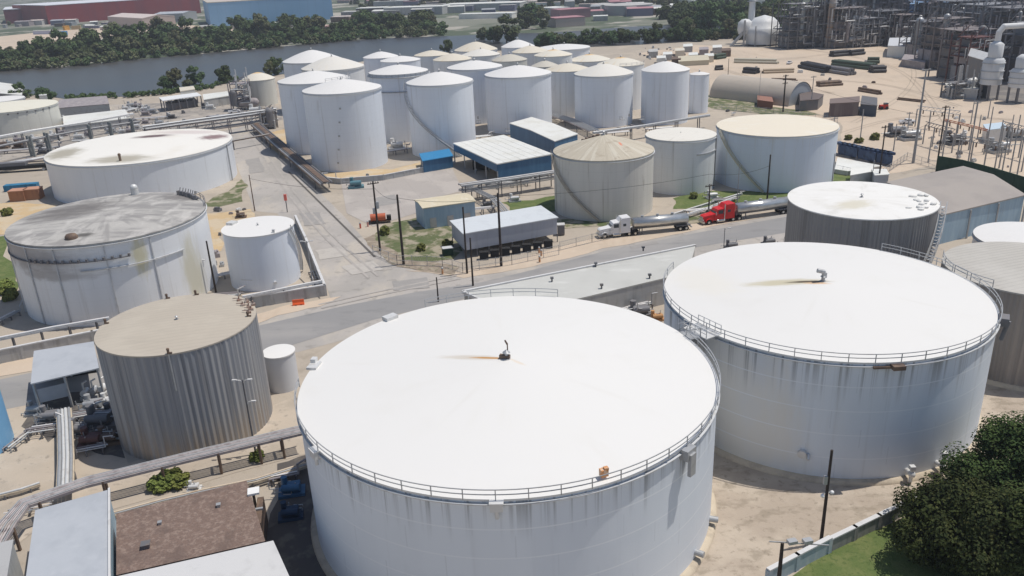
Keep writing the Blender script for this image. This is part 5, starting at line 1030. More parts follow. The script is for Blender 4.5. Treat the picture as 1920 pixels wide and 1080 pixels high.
stack('pale brown striped column with orange ladders in the refinery', 1553, 89, -40, 2.3, M('pale_brown_column', (.48, .40, .34), [('ring', (.5, .28, .12), 6, .12, .7)], .6), 'distillation_column')
stack('slim grey column near the top right corner', 1845, 95, -50, 1.3, m_stk)
stack('grey column above the silver roofed refinery unit', 1808, 90, -30, 1.1, m_galv)
# white vessel
c = g(1430, 84); r2 = root('white_vessel', c, 'bulky white domed vessel at the foot of the thick stack', 'vessel'); hv = hgt(c, 30)
MB().lathe([(11, 1), (11.5, hv*.3), (11.8, hv*.58), (10.4, hv*.62), (9, hv*.8), (6, hv*.95), (0.01, hv*1.04)], 32).build('shell', m_stk, r2)
MB().lathe([(4, hv*.4), (5, hv*.55), (4.6, hv*.8), (2.5, hv*.9), (.01, hv*.93)], 24, (-12, 2, 0)).build('side_vessel', m_stk, r2)
for k in range(8): q = att(9.5, 0, k*45); MB().beam(q, q+Vector((0, 0, 4)), .8).build('leg', m_galv, r2)
mb = MB().beam((-22, -2, 0), (-12, -2, hv*.6), 1.6).beam((-14, -4, 0), (-14, -4, hv*.9), 1).beam((-8, -9, 0), (-8, -9, hv*.7), .6); mb.build('duct', m_galv, r2)
slab_building('gable_shed', 'white gable shed in front of the refinery', [g(1664, 90, 5), g(1706, 92, 5), g(1708, 74, 5), g(1668, 75, 5)], 6, m_wroof, M('gable_grey_roof', (.55, .57, .6)), .3, .3, ridge=1.5)
for i, (px_, py_, ty_) in enumerate([(1862, 166, 75), (1915, 172, 100)]):
    c = g(px_-10, py_+20); z1 = hgt(c, 108+i*20); z2 = hgt(c, ty_+8); r2 = root('reactor_vessel', c, ['big white reactor vessel with a curved duct near the right edge', 'second white reactor vessel cut by the right edge'][i], 'vessel')
    MB().lathe([(3.9, 6), (3.9, z1-1), (3., z1)], 28).build('shell', m_stk, r2); MB().lathe([(2.6, z1), (2.6, z2), (1.2, z2+1.2), (.01, z2+1.3)], 24).build('neck', m_stk, r2)
    for k in range(6): q = att(3.6, 0, k*60); MB().beam(q, q+Vector((0, 0, 6.1)), .6).build('leg', m_steel, r2)
    for k in (.2, .5, .8): MB().cyl((0, 0, 6+(z1-6)*k), (0, 0, 6.2+(z1-6)*k), 4.2, n=28).build('platform_ring', m_galv, r2)
    if i == 0: MB().pipe([(0, 0, z2), (0, 0, z2+4.5), (1.6, 0, z2+6.6), (14, 2, z2+6.6)], 1.1, 14).build('duct', m_stk, r2)
hut('silver_shed', 'silver roofed unit in the middle of the refinery', [(1815, 105), (1860, 118), (1868, 108), (1822, 94)], 14, m_steel, m_lgalv, ridge=2)
hut('cooling_block', 'low pale cooling block before the dark red refinery frame', [(1775, 165), (1835, 168), (1832, 158), (1772, 155)], 4, m_galv, m_wroof)
hut('cooling_block', 'long mauve unit at the foot of the middle refinery frames', [(1690, 112), (1735, 118), (1738, 106), (1696, 102)], 3.5, m_mauve, m_mauve)
for i, (q0, z_, m__) in enumerate([([(1705, 8), (1790, 12), (1785, 2), (1702, 0)], 20, 0), ([(1795, 20), (1880, 26), (1876, 12), (1795, 8)], 18, 0)]):
    hut('blue_warehouse', ['large blue warehouse far behind the refinery, left one', 'large blue warehouse far behind the refinery, right one'][i], q0, z_, M('far_blue_wall', (.10, .22, .42)), M('far_blue_roof', (.2, .32, .5)))

# ================================================================== FAR SHORE BUILDINGS
def far_bldg(kind, label, a, b, ty, depth, wm, rm, ridge=0, cat='warehouse'):
    A, B = g(*a), g(*b); h = hgt(A, ty); d = (B-A).normalized(); n = Vector((-d.y, d.x, 0)); 
    if n.y < 0: n = -n
    return slab_building(kind, label, [A, B, B+n*depth, A+n*depth], h, wm, rm, .3, .8, ridge=ridge, cat=cat)
m_redw = M('red_cladding', (.26, .035, .035), [('n', (.18, .04, .05), (1, 1, .1), .08, .45, .65, .6)], .6)
far_bldg('red_warehouse', 'very long dark red warehouse with a white roof across the river', (92, 46), (378, 24), 11, 160, m_redw, M('bright_warehouse_roof', (.66, .68, .72)), 0)
far_bldg('red_warehouse', 'lower left wing of the dark red warehouse across the river', (12, 45), (106, 39), 19, 150, M('plum_cladding', (.17, .045, .06)), MATS['bright_warehouse_roof'], 0)
far_bldg('blue_warehouse', 'huge light blue warehouse across the river', (396, 51), (626, 36), 6, 130, M('sky_blue_cladding', (.24, .44, .66), [('n', (.28, .48, .70), (1, 1, .1), .04, .45, .65, .6), ('seam', (.18, .34, .52), 0, 9, .05, .4)], .6), M('beige_far_roof', (.50, .46, .40)), 0)
far_bldg('plant_building', 'pale pinkish shed roof below the red warehouse', (205, 50), (270, 55), 32, 40, M('pale_pink_wall', (.5, .42, .38)), M('pale_pink_roof', (.62, .54, .50)), 3)
far_bldg('plant_building', 'grey shed between the pinkish roof and the blue warehouse', (290, 42), (345, 40), 28, 40, m_galv, m_groof, 2)
far_bldg('plant_building', 'small cream house below the left wing of the red warehouse', (56, 48), (80, 47), 40, 12, m_wall, MATS['pale_pink_roof'], 1, 'house')
far_bldg('plant_building', 'dark blue grey house between two cream ones across the river', (95, 48), (118, 47), 40, 12, M('slate_wall', (.14, .15, .22)), m_groof, 1, 'house')
far_bldg('plant_building', 'pinkish white house under the dark red wall', (122, 47), (143, 46), 39, 12, m_wall, MATS['pale_pink_roof'], 1, 'house')
far_bldg('plant_building', 'brownish house at the far left across the river', (28, 50), (55, 49), 42, 12, m_mauve, m_mauve, 1, 'house')
far_bldg('steel_container', 'bright blue container among the trees across the river', (99, 67), (123, 66), 61, 6, m_blueb, m_blueb, 0, 'container')
far_bldg('steel_container', 'row of white lorries left of the bright blue container', (62, 65), (95, 64), 59, 5, M('pale_lilac_wall', (.5, .52, .65)), m_wroof, 0, 'container')
far_bldg('steel_container', 'orange yellow machine near the bright blue container', (122, 57), (132, 56), 50, 4, M('amber_paint', (.6, .32, .06)), MATS['amber_paint'], 0, 'machine')
far_bldg('steel_container', 'tan machine right of the orange yellow one', (134, 56), (152, 55), 50, 4, M('tan_machine', (.45, .35, .2)), MATS['tan_machine'], 0, 'machine')
FB = [((370, 70), (398, 68), 60, 12, m_wall, m_wroof, 'small pale plant building among the far trees below the blue warehouse'), ((640, 36), (670, 35), 24, 20, m_mauve, m_wall, 'mauve building right of the blue warehouse'), ((668, 30), (722, 28), 17, 25, m_dark_in, m_wroof, 'dark open fronted warehouse with a white roof edge'), ((720, 30), (830, 27), 16, 30, m_wall, m_wroof, 'long pale pink warehouse across the river'), ((620, 42), (655, 41), 33, 18, m_brown, MATS['pale_pink_roof'], 'brown building near the corner of the blue warehouse'), ((860, 36), (960, 34), 28, 20, m_wroof, m_wroof, 'low white building behind the wooded point'), ((830, 22), (975, 18), 10, 40, m_wall, m_wroof, 'long grey roofed works behind the wooded point'), ((978, 14), (1005, 13), 4, 25, MATS['pale_pink_wall'], MATS['pale_pink_roof'], 'salmon coloured tall building in the distance'), ((1012, 28), (1040, 30), 15, 20, m_wall, m_wroof, 'white cottage group beyond the river bend'), ((1042, 52), (1098, 48), 36, 22, MATS['pale_pink_wall'], M('rose_roof', (.42, .22, .24)), 'pink building with a rose roof on the river bend'), ((1050, 36), (1108, 32), 20, 26, M('rose_wall', (.36, .20, .22)), MATS['rose_roof'], 'rose coloured building behind the pink one'), ((1112, 40), (1140, 39), 32, 14, m_wall, m_wroof, 'tiny white shed on the green bank'), ((1300, 14), (1370, 10), 2, 60, m_wroof, m_wroof, 'white roofed warehouse far behind the trees'), ((1440, 14), (1500, 10), 2, 50, m_wroof, m_wroof, 'pale warehouse far left of the refinery'), ((1380, 46), (1395, 45), 36, 8, m_wall, m_wroof, 'small pale building beside the thick white stack'), ((700, 12), (830, 8), 4, 30, m_wall, m_wroof, 'distant roofs in the haze at the top centre'), ((1245, 72), (1262, 71), 66, 7, m_wroof, m_wroof, 'white hut at the river bank right of centre'), ((600, 60), (630, 58), 54, 8, m_brown, m_wroof, 'brown hut between the far trees and the blue warehouse')]
for a, b, ty_, dp, wm, rm, lb in FB: far_bldg('plant_building', lb, a, b, ty_, dp, wm, rm, cat='building')
for i, (px_, py_, r_, ty_) in enumerate([(1178, 26, 26, 8), (1222, 24, 18, 12), (1260, 22, 16, 12), (1130, 22, 14, 8)]):
    c = g(px_, py_); h_ = hgt(c, ty_); tank(['wide grey tank far across the river', 'smaller pale tank right of the far wide grey tank', 'third far tank on the distant bank', 'far grey tank left of the wide one'][i], c.x, c.y, r_, h_, 1.5, m_galv if i < 1 else m_wall, m_wall, 'distant_tank', seg=48, found=False, vent=0)
rv = root('white_radome', g(566, 52), 'small white dish tank before the huge blue warehouse', 'tank'); MB().lathe([(4, 0), (4, 7), (2.5, 9), (.01, 9.6)], 20).build('shell', MATS['bright_white_pipe'], rv); MB().box((5, 0, 3), (.5, .5, 6)).build('pipe', m_galv, rv)

# ================================================================== TREES
def leaf_mat(name, c, c2, c3):
    return M(name, c, [('n', c2, (1, 1, 1), .35, .42, .62, .9), ('n', c3, (1, 1, 1), 1.6, .5, .68, .6)], .8, rand=.25, spec=.12)
m_lf = [leaf_mat('tree_leaves_dark', (.060, .095, .040), (.085, .125, .05), (.12, .145, .065)), leaf_mat('tree_leaves_mid', (.085, .12, .05), (.105, .14, .055), (.05, .08, .035)), leaf_mat('tree_leaves_olive', (.12, .135, .065), (.15, .145, .08), (.075, .095, .045))]
m_lnear = leaf_mat('near_tree_leaves', (.026, .042, .014), (.06, .085, .026), (.13, .14, .05))
def crown_mesh(name, R, H, z0, nclump, nleaf, ls, seed, mat, flat=1.):
    rn = random.Random(seed); v = []; f = []
    cl = []
    for _ in range(nclump):
        a = rn.uniform(0, 2*pi); u = rn.random()**.5; zz = rn.uniform(-1, 1); k = math.sqrt(max(0, 1-zz*zz*.85))
        cl.append((Vector((R*u*k*cos(a), R*u*k*sin(a), z0+H/2+zz*H/2*.82)), rn.uniform(.22, .42)*R))
    per = nleaf//nclump
    for c, r in cl:
        for _ in range(per):
            d = Vector((rn.gauss(0, 1), rn.gauss(0, 1), rn.gauss(0, .8))).normalized(); p = c+d*r*(rn.random()**.4)
            if p.z < z0*.5: continue
            nrm = (d+Vector((rn.uniform(-.6, .6), rn.uniform(-.6, .6), rn.uniform(0, .9)))).normalized(); t = nrm.orthogonal().normalized(); t.rotate(Matrix.Rotation(rn.uniform(0, 6.28), 3, nrm)); b = nrm.cross(t)
            s = ls*rn.uniform(.6, 1.3); i = len(v); v += [p-t*s, p-b*s*.6+nrm*s*.15, p+t*s, p+b*s*.6+nrm*s*.15]; f.append((i, i+1, i+2, i+3))
    me = bpy.data.meshes.new(name); me.from_pydata([tuple(q) for q in v], [], f); me.materials.append(mat); me.update(); return me
def trunk_mesh(R, z0, H, seed, r=.3):
    rn = random.Random(seed); mb = MB(); mb.cyl((0, 0, -.3), (0.1, 0, z0+H*.3), r, r*.6, 8)
    for _ in range(5):
        a = rn.uniform(0, 6.28); mb.cyl((0.05, 0, z0*rn.uniform(.6, 1)), (R*.6*cos(a), R*.6*sin(a), z0+H*rn.uniform(.3, .6)), r*.45, r*.12, 6)
    return mb
TV = []
for k in range(7):
    R, H, z0 = [(4.5, 7, 1.5), (5.5, 8, 1.5), (4, 9, 2), (6, 7, 1.2), (5, 10, 2), (3.6, 5, .8), (3, 3.4, .3)][k]
    z0 *= .25; H *= 1.1; rt = root('broadleaf_tree', (0, 0, 0), 'dense green tree', 'tree'); trunk_mesh(R, z0+1, H, k).build('trunk', m_bark, rt)
    me = crown_mesh('crown', R, H, z0, 22+3*k % 7, 2000, .66, 900+k, m_lf[k % 3] if k < 6 else leaf_mat('bush_leaves', (.16, .18, .05), (.24, .25, .07), (.08, .10, .03))); o = bpy.data.objects.new('crown', me); col.objects.link(o); o.parent = rt; TV.append(rt)
used = set()
def plant(kidx, loc, s, label, group, kind='broadleaf_tree', cat='tree', sz=None):
    src = TV[kidx]; o = src if kidx not in used else copy_tree(src); used.add(kidx); o.location = loc; o.rotation_euler = (0, 0, random.uniform(0, 6.28)); o.scale = (s, s, sz or s*random.uniform(.85, 1.15)); o.name = kind
    o['label'] = label; o['category'] = cat; o['group'] = group
    if 'group' in o and not group: del o['group']
def lerp_path(P, t):
    x = P[0][0]+(P[-1][0]-P[0][0])*t
    for a, b in zip(P[:-1], P[1:]):
        if a[0] <= x <= b[0]: return x, a[1]+(b[1]-a[1])*(x-a[0])/(b[0]-a[0])
    return x, P[-1][1]
fb = far_bank[::-1]
belt = [(-60, 134), (0, 129), (120, 122), (250, 108), (400, 95), (520, 85), (640, 75), (740, 68), (830, 64)]
rt_ = random.Random(5)
nb = 0
for row, (dy, cnt, sc) in enumerate([(0, 52, .85), (-7, 44, 1.3), (-16, 40, 1.7), (-25, 32, 1.8), (-34, 14, 1.5)]):
    for i in range(cnt):
        t = (i+rt_.uniform(-.4, .4))/cnt; x, y = lerp_path(belt, min(max(t, 0), 1)); k_ = 1-.45*t
        if row == 4 and not (170 < x < 330): continue
        if row == 3 and (x < 140 or 330 < x < 400): continue
        yy = y+dy*k_+rt_.uniform(-3, 3)*k_
        plant(rt_.randrange(6), g(x, yy), sc*rt_.uniform(.75, 1.25)*(1 if row else .8), 'leafy dark green tree in the belt along the far river bank', 'trees along the far river bank'); nb += 1
for i, (x, y, s, lb) in enumerate([(1000, 46, 2.6, 'big round dark tree on the wooded point across the river'), (985, 54, 1.6, 'smaller tree at the left foot of the big round one on the point'), (1018, 54, 1.6, 'smaller tree at the right foot of the big round one on the point'), (195, 32, 1.3, 'single dark tree in front of the red warehouse'), (950, 80, 1.9, 'dark tree directly behind the bright back tank of the farm'), (905, 74, 1.4, 'tree at the river edge left of the back tanks'), (925, 78, 1.5, 'second tree at the river edge behind the farm'), (838, 97, .8, 'small bush between the back tanks and the river'), (330, 166, 1.15, 'large bush on the near bank left of the dock shed'), (312, 168, .8, 'smaller bush left of the large near bank bush'), (368, 160, .9, 'bush on the near bank above the dock shed'), (352, 163, .8, 'small bush between two near bank bushes'), (424, 155, 1.2, 'dark tree beside the riverside process tower'), (520, 140, 1., 'small tree left of the leftmost back tank'), (506, 144, .8, 'shrubby tree behind the squat yellow domed tank'), (85, 190, .8, 'dark bush near the tiny white box on the left bank'), (40, 192, .8, 'bush at the far left near bank'), (17, 47, 1., 'tree at the left end of the red warehouse'), (245, 44, 1.2, 'tree right of the single dark tree')]):
    plant(i % 6, g(x, y), s, lb, '')
for i in range(30):
    x = 1020+i*14.5+rt_.uniform(-4, 4); y = 86-(x-1010)*.035+rt_.uniform(-2, 2)
    if 1185 < x < 1205: continue
    plant(rt_.randrange(6), g(x, y), rt_.uniform(.8, 1.35), 'dark riverside tree in the row behind the tank farm', 'riverside trees behind the farm')
wm = MB(); src = [[tuple(v.co) for v in crown_mesh('woods_clump', 7, 10, .2, 12, 360, 1.5, 40+q, m_lf[q % 3]).vertices] for q in range(3)]
for q in [m_ for m_ in bpy.data.meshes if m_.name.startswith('woods_clump')]: bpy.data.meshes.remove(q)
for i in range(330):
    x = rt_.uniform(600, 1490); y = rt_.choice((rt_.uniform(-14, 12), rt_.uniform(0, 38)))
    if x < 640 and y > 2 or x < 1020 and y > 14 and rt_.random() < .85 or (x > 1100 and x < 1240 and y > 14) or (1020 < x < 1120 and y > 16): continue
    p = g(x, y); k = rt_.uniform(.8, 1.5)*(1.6 if y < 10 else 1); vs = src[i % 3]; c_, s_ = cos(i), sin(i)
    wm.add([(p.x+k*(u[0]*c_-u[1]*s_), p.y+k*(u[0]*s_+u[1]*c_), k*u[2]) for u in vs], [(j, j+1, j+2, j+3) for j in range(0, len(vs), 4)], mi=i % 3)
tag(wm.build('distant_woods', m_lf, fix=False), 'dark green wood covering the land beyond the river', 'wood', kind='stuff')
sm_ = MB(); sv = [[tuple(v_.co) for v_ in crown_mesh('scrub_clump', 4.5, 4.5, .1, 8, 300, .8, 60+q, m_lf[q % 3]).vertices] for q in range(3)]
for q in [m_ for m_ in bpy.data.meshes if m_.name.startswith('scrub_clump')]: bpy.data.meshes.remove(q)
for i in range(420):
    t = rt_.random(); x, y = lerp_path(belt, t); y = y+(5-30*rt_.random()**1.6*(1 if 140 < x < 900 else .7))*(1-.45*t)
    if i % 6 == 0: x = rt_.uniform(1010, 1470); y = 82-(x-1010)*.036+rt_.uniform(-3, 3)
    if i % 9 == 1: x = rt_.uniform(40, 440); y = lerp_path(near_bank[1:8], (x-0)/440)[1]+rt_.uniform(-1, 3)
    p = g(x, y); k = rt_.uniform(.7, 1.6)*(1 if i % 9 != 1 else .5); vs = sv[i % 3]; c_, s_ = cos(i), sin(i)
    sm_.add([(p.x+k*(u[0]*c_-u[1]*s_), p.y+k*(u[0]*s_+u[1]*c_), k*u[2]) for u in vs], [(j, j+1, j+2, j+3) for j in range(0, len(vs), 4)], mi=i % 3)
tag(sm_.build('bank_scrub', m_lf, fix=False), 'low green scrub growing along both river banks', 'scrub', kind='stuff')
for i in range(46):
    x = rt_.uniform(1265, 1480); y = rt_.uniform(30, 70) - (x-1265)*.02
    plant(rt_.randrange(6), g(x, y), rt_.uniform(1.1, 2.), 'green tree in the grove left of the refinery', 'grove left of the refinery')
for i, (x, y, s, sz) in enumerate([(300, 918, .42, .4), (335, 908, .5, .45), (318, 912, .4, .5), (482, 862, .3, .3)]):
    plant(6, g(x, y), s, ['yellow green bush at the left of the clump beside the pipe rack', 'yellow green bush at the right of the clump beside the pipe rack', 'yellow green bush in the middle of the clump beside the pipe rack', 'small dark bush at the foot of the three armed lamp'][i], '', 'bush', 'bush', sz)
for i, (x, y, s) in enumerate([(10, 548, .7), (20, 562, .5), (14, 404, .5), (1300, 372, .35), (840, 462, .4), (722, 440, .4), (790, 470, .35), (1640, 262, .5), (1610, 268, .45), (1590, 262, .4)]):
    plant(6, g(x, y), s, ['bush at the left edge beside the soot-roofed tank', 'small bush below the left edge bush', 'bush on the tan ground by the two brown boxes', 'small shrub on the verge by the medium tank', 'shrub beside the raised grey shed', 'shrub below the transformer pole', 'shrub in the middle of the fenced yard', 'scrub behind the navy tanks, right', 'scrub behind the navy tanks, middle', 'scrub behind the navy tanks, left'][i], '', 'bush', 'bush')
for q in TV:
    if q.location.length < 1e-6:
        for ch in list(q.children): bpy.data.objects.remove(ch)
        bpy.data.objects.remove(q)
# near trees, bottom right
for i, (px_, py_, zc, R, H, z0, n, lb) in enumerate([(1795, 985, 4, 5.8, 7.5, .6, 42000, 'big dark leafy tree at the bottom right, its left half'), (1905, 885, 5, 6.2, 9.5, 1., 42000, 'tall dark leafy tree rising at the right edge behind the first'), (1950, 1010, 5, 5.5, 9, 1, 24000, 'dark leafy tree filling the bottom right corner')]):
    c = g(px_, py_, zc); c.z = 0; r2 = root('broadleaf_tree', c, lb, 'tree'); trunk_mesh(R, z0+1, H, 70+i, .4).build('trunk', m_bark, r2)
    me = crown_mesh('crown', R, H, z0, 60, n, .2, 500+i, m_lnear); o = bpy.data.objects.new('crown', me); col.objects.link(o); o.parent = r2

for i, (px_, py_, l_, m__) in enumerate([(150, 815, 'dark pump directly above the reddish skid on the pump shed yard', m_steel), (215, 785, 'dark pump against the lower left of the corrugated tank', m_steel), (178, 768, 'grey pump in front of the pump shed opening', m_galv), (95, 790, 'black pump at the left corner of the pump shed', m_steel), (205, 830, 'dark valve skid touching the shadow of the corrugated tank', m_brown)]):
    junk('pump_skid', l_, px_, py_, m__, 1.1, 16, seed=80+i)
# ================================================================== HAZE
b = MB().box((0, 1500, 30.5), (7000, 5000, 63)).build('haze', bpy.data.materials.new('haze_air'))
hm = b.data.materials[0]; hm.use_nodes = True; ht = hm.node_tree; ht.nodes.remove(ht.nodes['Principled BSDF'])
pv = ht.nodes.new('ShaderNodeVolumePrincipled'); pv.inputs['Color'].default_value = (.86, .9, 1, 1); pv.inputs['Density'].default_value = .00016; pv.inputs['Anisotropy'].default_value = .2
ht.links.new(pv.outputs[0], ht.nodes['Material Output'].inputs['Volume']); b['kind'] = 'stuff'; b['label'] = 'thin pale summer haze over the river and refinery'

# ================================================================== WEAR ON THE GROUND, CLUTTER
m_patch = M('asphalt_patch', (.31, .295, .28), [('n', (.36, .34, .32), (1, 1, 1), .6, .45, .65, .6)], .9)
m_patchl = M('pale_patch', (.47, .44, .40), [('n', (.4, .37, .34), (1, 1, 1), .6, .45, .65, .6)], .9)
for i, (q, m__) in enumerate([([(735, 528), (800, 520), (806, 540), (738, 545)], 0), ([(590, 470), (640, 462), (655, 480), (600, 488)], 1), ([(520, 300), (545, 296), (560, 315), (532, 320)], 1), ([(640, 500), (700, 490), (720, 506), (660, 516)], 1), ([(560, 400), (600, 398), (612, 420), (570, 424)], 0), ([(1180, 462), (1230, 452), (1236, 457), (1185, 468)], 0), ([(700, 372), (740, 365), (752, 380), (706, 388)], 0), ([(460, 300), (486, 296), (496, 322), (468, 326)], 0)]):
    sheet('road_patch', q, .082, (m_patch, m_patchl)[m__], 2, amt=.05)
m_track = M('tyre_track', (.40, .33, .26), [('n', (.5, .42, .33), (1, 1, 1), 1.2, .45, .65, .7)], .95)
def track(pts, wd=.35, gap=1.9, z=.075, mat=None):
    W = [g(*p) for p in pts]; 
    for _ in range(2):
        o_ = [W[0]]
        for a, b_ in zip(W[:-1], W[1:]): o_ += [a.lerp(b_, .25), a.lerp(b_, .75)]
        W = o_+[W[-1]]
    for sd in (-gap/2, gap/2):
        lft, rgt = [], []
        for i, p in enumerate(W):
            d = (W[min(i+1, len(W)-1)]-W[max(i-1, 0)]).normalized(); n = Vector((-d.y, d.x, 0)); lft.append((p+n*(sd-wd/2)).xy); rgt.append((p+n*(sd+wd/2)).xy)
        sheet('tyre_track', lft+rgt[::-1], z, mat or m_track, px=False)
for pts in ([(1500, 92), (1600, 105), (1690, 130), (1740, 180), (1780, 240)], [(1680, 90), (1720, 130), (1700, 180), (1600, 230)], [(1480, 150), (1560, 150), (1680, 160), (1800, 200)], [(1400, 110), (1480, 112), (1560, 100), (1680, 95)], [(1580, 250), (1660, 225), (1760, 215), (1900, 225)], [(1340, 125), (1420, 150), (1500, 165), (1560, 175)]): track(pts)
m_rub = M('rubber_mark', (.36, .335, .31), [('n', (.42, .39, .36), (1, 1, 1), .3, .4, .6, .95)], .95)
for pts in ([(470, 245), (520, 330), (600, 430), (700, 520)], [(600, 575), (720, 548), (860, 520)]): track(pts, .6, 2., .086, m_rub)
m_cl = [m_lgalv, m_galv, MATS['white_pipe'], m_mauve]
cl = random.Random(77)
def pipe_run(cx_, cy_, L_, ang_, n_, h_, lb, r_=.16):
    c = g(cx_, cy_); r2 = root('pipe_run', c, lb, 'pipes', 'thin pipe runs across the plant yards', ang_)
    for k in range(n_):
        y = (k-(n_-1)/2)*.55; x0, x1 = -L_/2*cl.uniform(.7, 1), L_/2*cl.uniform(.7, 1); P_ = [(x0, y, h_), (x1, y, h_)]
        if k % 2 == 0: P_ = [(x0, y, .1)]+P_
        if k % 3 == 0: P_ = P_+[(x1, y, h_+cl.uniform(.8, 2.)), (x1+1.2, y, h_+cl.uniform(.8, 2.))]
        MB().pipe(P_, r_*cl.uniform(.6, 1.2), 6).build('pipe', cl.choice(m_cl), r2)
    for t in (-.35, 0, .35): MB().beam((t*L_, -n_*.3, 0), (t*L_, -n_*.3, h_), .2).beam((t*L_, n_*.3, 0), (t*L_, n_*.3, h_), .2).beam((t*L_, -n_*.35, h_-.15), (t*L_, n_*.35, h_-.15), .2).build('support', m_steel, r2)
for (cx_, cy_, L_, a_, n_, h_, r_) in [(60, 285, 26, .13, 4, 1.2, .3), (190, 268, 22, .13, 4, 1.5, .3), (110, 300, 30, .13, 5, 1., .25), (280, 225, 20, .2, 4, 1., .25), (420, 220, 16, .2, 4, 1., .25), (240, 215, 16, 1.2, 3, 2, .25), (445, 195, 14, -.4, 4, 2, .3), (490, 225, 10, .9, 4, 3, .3), (40, 830, 6, 1.4, 3, .7, .09), (85, 815, 5, .2, 4, 1.1, .1), (150, 790, 5, .3, 4, 1.2, .14), (165, 850, 6, .3, 3, .8, .1), (60, 960, 6, .3, 3, .6, .09), (420, 945, 5, .25, 3, .9, .1), (535, 900, 4, .3, 3, .9, .12), (420, 520, 8, .5, 4, .8, .12), (425, 560, 7, .1, 4, .9, .14), (590, 520, 6, 1.9, 3, .6, .1), (1080, 232, 16, -1., 5, 1.5, .2), (1150, 256, 14, .2, 4, 1.5, .2), (905, 400, 8, .2, 4, 1.4, .13), (960, 350, 12, .2, 5, 1.2, .15), (740, 290, 12, .5, 4, 1.5, .2), (900, 262, 10, .3, 4, 1.2, .2), (1190, 585, 8, .5, 5, 1.4, .16), (1150, 565, 8, .2, 4, 2., .16), (1310, 400, 8, .2, 3, 1., .12), (1360, 380, 8, .1, 3, 1., .12), (15, 600, 6, 1.3, 3, .8, .12), (1240, 246, 12, .2, 3, 1.2, .2)]:
    pipe_run(cx_, cy_, L_, a_, n_, h_, 'thin pipe run on low steel supports across the plant yard', r_)
fr = random.Random(12)
for i, t_ in enumerate(FT):
    Rr, zz = farm[i][4], farm[i][5]; dg = -90+fr.uniform(-70, 60)
    mb = MB().box(att(Rr+.5, zz, dg), (1.2, 2., .12), rad(dg))
    for k in (-.9, 0, .9): q = att(Rr+1., zz, dg)+Matrix.Rotation(rad(dg), 3, 'Z') @ Vector((0, k, 0)); mb.beam(q, q+Vector((0, 0, 1.1)), .1)
    q0, q1 = [att(Rr+1., zz+1.1, dg)+Matrix.Rotation(rad(dg), 3, 'Z') @ Vector((0, k, 0)) for k in (-.9, .9)]; mb.beam(q0, q1, .1); mb.build('gauge_platform', m_galv, t_)
    if i % 3 != 1: MB().cyl(att(Rr+.25, .5, dg+8), att(Rr+.25, zz, dg+8), .14, n=8).build('riser_pipe', m_lgalv, t_)
    if i % 4 == 2: MB().cyl(att(Rr*.7, zz+.4, dg), att(Rr*.7, zz+1.5, dg), .3, n=10).build('roof_hatch', m_galv, t_)
    if i in (0, 1, 13, 22, 24): MB().cyl(att(Rr, 1.2, dg+30), att(Rr+.3, 1.2, dg+30), .5, n=14).build('manway', m_galv, t_)
for i, (px_, py_, m__, l_) in enumerate([(1196, 592, 'white_truck_paint', 'white pickup truck squeezed between the two big tanks'), (705, 395, 'coral_paint', 'coral pickup truck on the yard slab behind the orange trailer'), (470, 400, 'red_bollard', 'red pickup truck behind the small white tank'), (440, 212, 'white_truck_paint', 'white pickup truck near the riverside process tower'), (1700, 232, 'white_truck_paint', 'white pickup truck by the tall mast in the sand lot'), (1480, 120, 'white_truck_paint', 'white pickup truck at the top of the sand lot')][1:]):
    if i in (0, 1): continue
    r2 = root('pickup_truck', g(px_, py_), l_, 'pickup truck', rz=fr.uniform(0, 1)); pm = MATS[m__]
    MB().box((0, 0, .75), (5.2, 1.9, .6)).box((1.9, 0, 1.05), (1.3, 1.8, .3)).box((-1.6, .88, 1.15), (2., .1, .4)).box((-1.6, -.88, 1.15), (2., .1, .4)).build('body', pm, r2)
    MB().prism([(-.5, -.85), (1.2, -.85), (1.2, .85), (-.5, .85)], 1.04, 1.7).build('cab', pm, r2); MB().box((.35, 0, 1.42), (1.74, 1.72, .4)).build('window', m_glass, r2)
    for x in (-1.6, 1.7):
        for y in (-.9, .9): MB().cyl((x, y-.13, .4), (x, y+.13, .4), .4, n=14).build('wheel', m_rubber, r2)

def wire(label, a, b, za, zb, sag=1.):
    A, B = g(*a, 0), g(*b, 0); A.z, B.z = za, zb; P_ = [A.lerp(B, t/8)-Vector((0, 0, sag*4*(t/8)*(1-t/8))) for t in range(9)]; o = Vector((A.x, A.y, 0)); mb = MB()
    for p, q in zip(P_[:-1], P_[1:]): mb.cyl(p-o, q-o, .035, n=4, caps=False)
    w_ = mb.build('overhead_wire', m_rubber); w_.location = o; tag(w_, label, 'wire')
wire('overhead wire from the transformer pole to the thick yard pole', (713, 471), (757, 496), 15, 14.6)
wire('overhead wire from the thick yard pole to the pole before the grey shed', (757, 496), (940, 499), 14.8, 15.2)
wire('overhead wire from the grey shed pole to the pole left of the red truck', (940, 499), (1328, 410), 15.2, 11)
wire('overhead wire from the red truck pole to the pole before the broad tank', (1328, 410), (1438, 378), 11, 9.3)
wire('overhead wire from the transformer pole across the road to the brown leaning pole', (713, 471), (478, 396), 14.5, 9)
wire('overhead wire from the crossarm pole by the hangar to the lighting mast', (1468, 210), (1712, 306), 13, 14)
wire('overhead wire from the mast to the green screen corner pole', (1712, 306), (1756, 315), 14, 16)
wire('overhead wire between the tall dark pole by the tents and the green screen pole', (1646, 350), (1756, 315), 13, 15)
hr = random.Random(31); hw = [m_wall, m_mauve, MATS['pale_pink_wall'], m_galv, m_wroof, m_brown, MATS['slate_wall']]; hr2 = [m_wroof, MATS['pale_pink_roof'], m_wall, m_galv, m_wroof, MATS['rose_roof']]
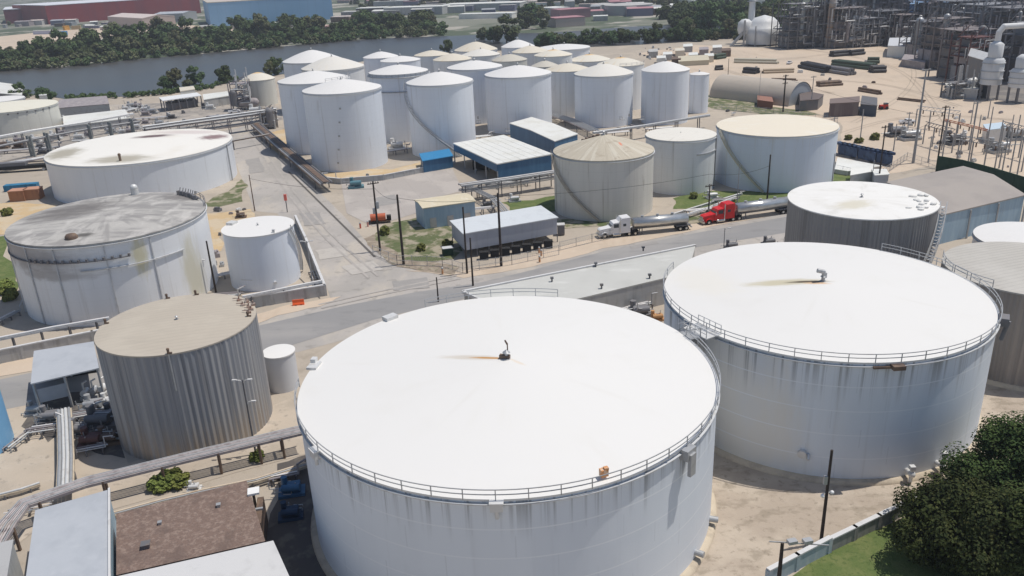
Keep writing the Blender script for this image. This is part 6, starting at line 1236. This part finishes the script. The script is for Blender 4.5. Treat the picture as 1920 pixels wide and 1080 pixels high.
for i in range(90):
    if i < 45: x, y = hr.uniform(640, 1290), hr.uniform(2, 30)
    elif i < 70: x, y = hr.uniform(10, 380), hr.uniform(44, 60)
    else: x, y = hr.uniform(380, 700), hr.uniform(50, 62)
    if i >= 45: wd, dp, hh = hr.uniform(4, 14), hr.uniform(4, 9), hr.uniform(2, 4.5)
    else: wd, dp, hh = hr.uniform(10, 45), hr.uniform(8, 22), hr.uniform(4, 8)
    c = g(x, y); a_ = hr.uniform(-.4, .2); ca, sa = cos(a_), sin(a_)
    slab_building('distant_shed', 'small low shed or yard box on the land across the river', [Vector((c.x+u*ca-v*sa, c.y+u*sa+v*ca, hh)) for u, v in ((-wd/2, -dp/2), (wd/2, -dp/2), (wd/2, dp/2), (-wd/2, dp/2))], hh, hr.choice(hw), hr.choice(hr2), .2, .3, ridge=hr.choice((0, 1.2)), cat='shed', group='small sheds across the river')
dr = random.Random(5)
for i in range(110):
    x, y = dr.choice([(dr.uniform(1290, 1700), dr.uniform(92, 215)), (dr.uniform(1690, 1900), dr.uniform(190, 320)), (dr.uniform(180, 520), dr.uniform(185, 235)), (dr.uniform(0, 260), dr.uniform(225, 300)), (dr.uniform(380, 480), dr.uniform(392, 500)), (dr.uniform(1200, 1290), dr.uniform(90, 112)), (dr.uniform(1200, 1290), dr.uniform(90, 112))])
    c = g(x, y); k = dr.uniform(.4, 1.5); r2 = MB().box((0, 0, .35*k), (1.8*k, 1.*k, .7*k)).box((.3*k, 0, .8*k), (.7*k, .7*k, .4*k)).cyl((-.8*k, 0, .9*k), (.4*k, .3*k, .9*k), .2*k, n=8).build('scrap_part', dr.choice((m_steel, m_brown, m_galv, m_mauve, m_lgalv, m_wall)))
    r2.location = c; r2.rotation_euler = (0, 0, dr.uniform(0, 3)); tag(r2, 'small scrapped machine part lying on the open yard', 'machine part', 'scrapped machine parts lying about the yards')

cr = random.Random(88)
for i in range(34):
    x = cr.uniform(110, 520); y = 238-(x-110)*.085+cr.uniform(-24, 22)
    if i % 2: x = cr.uniform(0, 270); y = 292-x*.2+cr.uniform(-22, 16)
    junk('pump_skid', 'small pump skid with tangled pipework in the crowded yard near the river', x, y, cr.choice((m_galv, m_lgalv, m_steel, m_mauve, m_brown)), cr.uniform(.9, 1.7), 10, seed=200+i)['group'] = 'pump skids crowding the riverside yard'
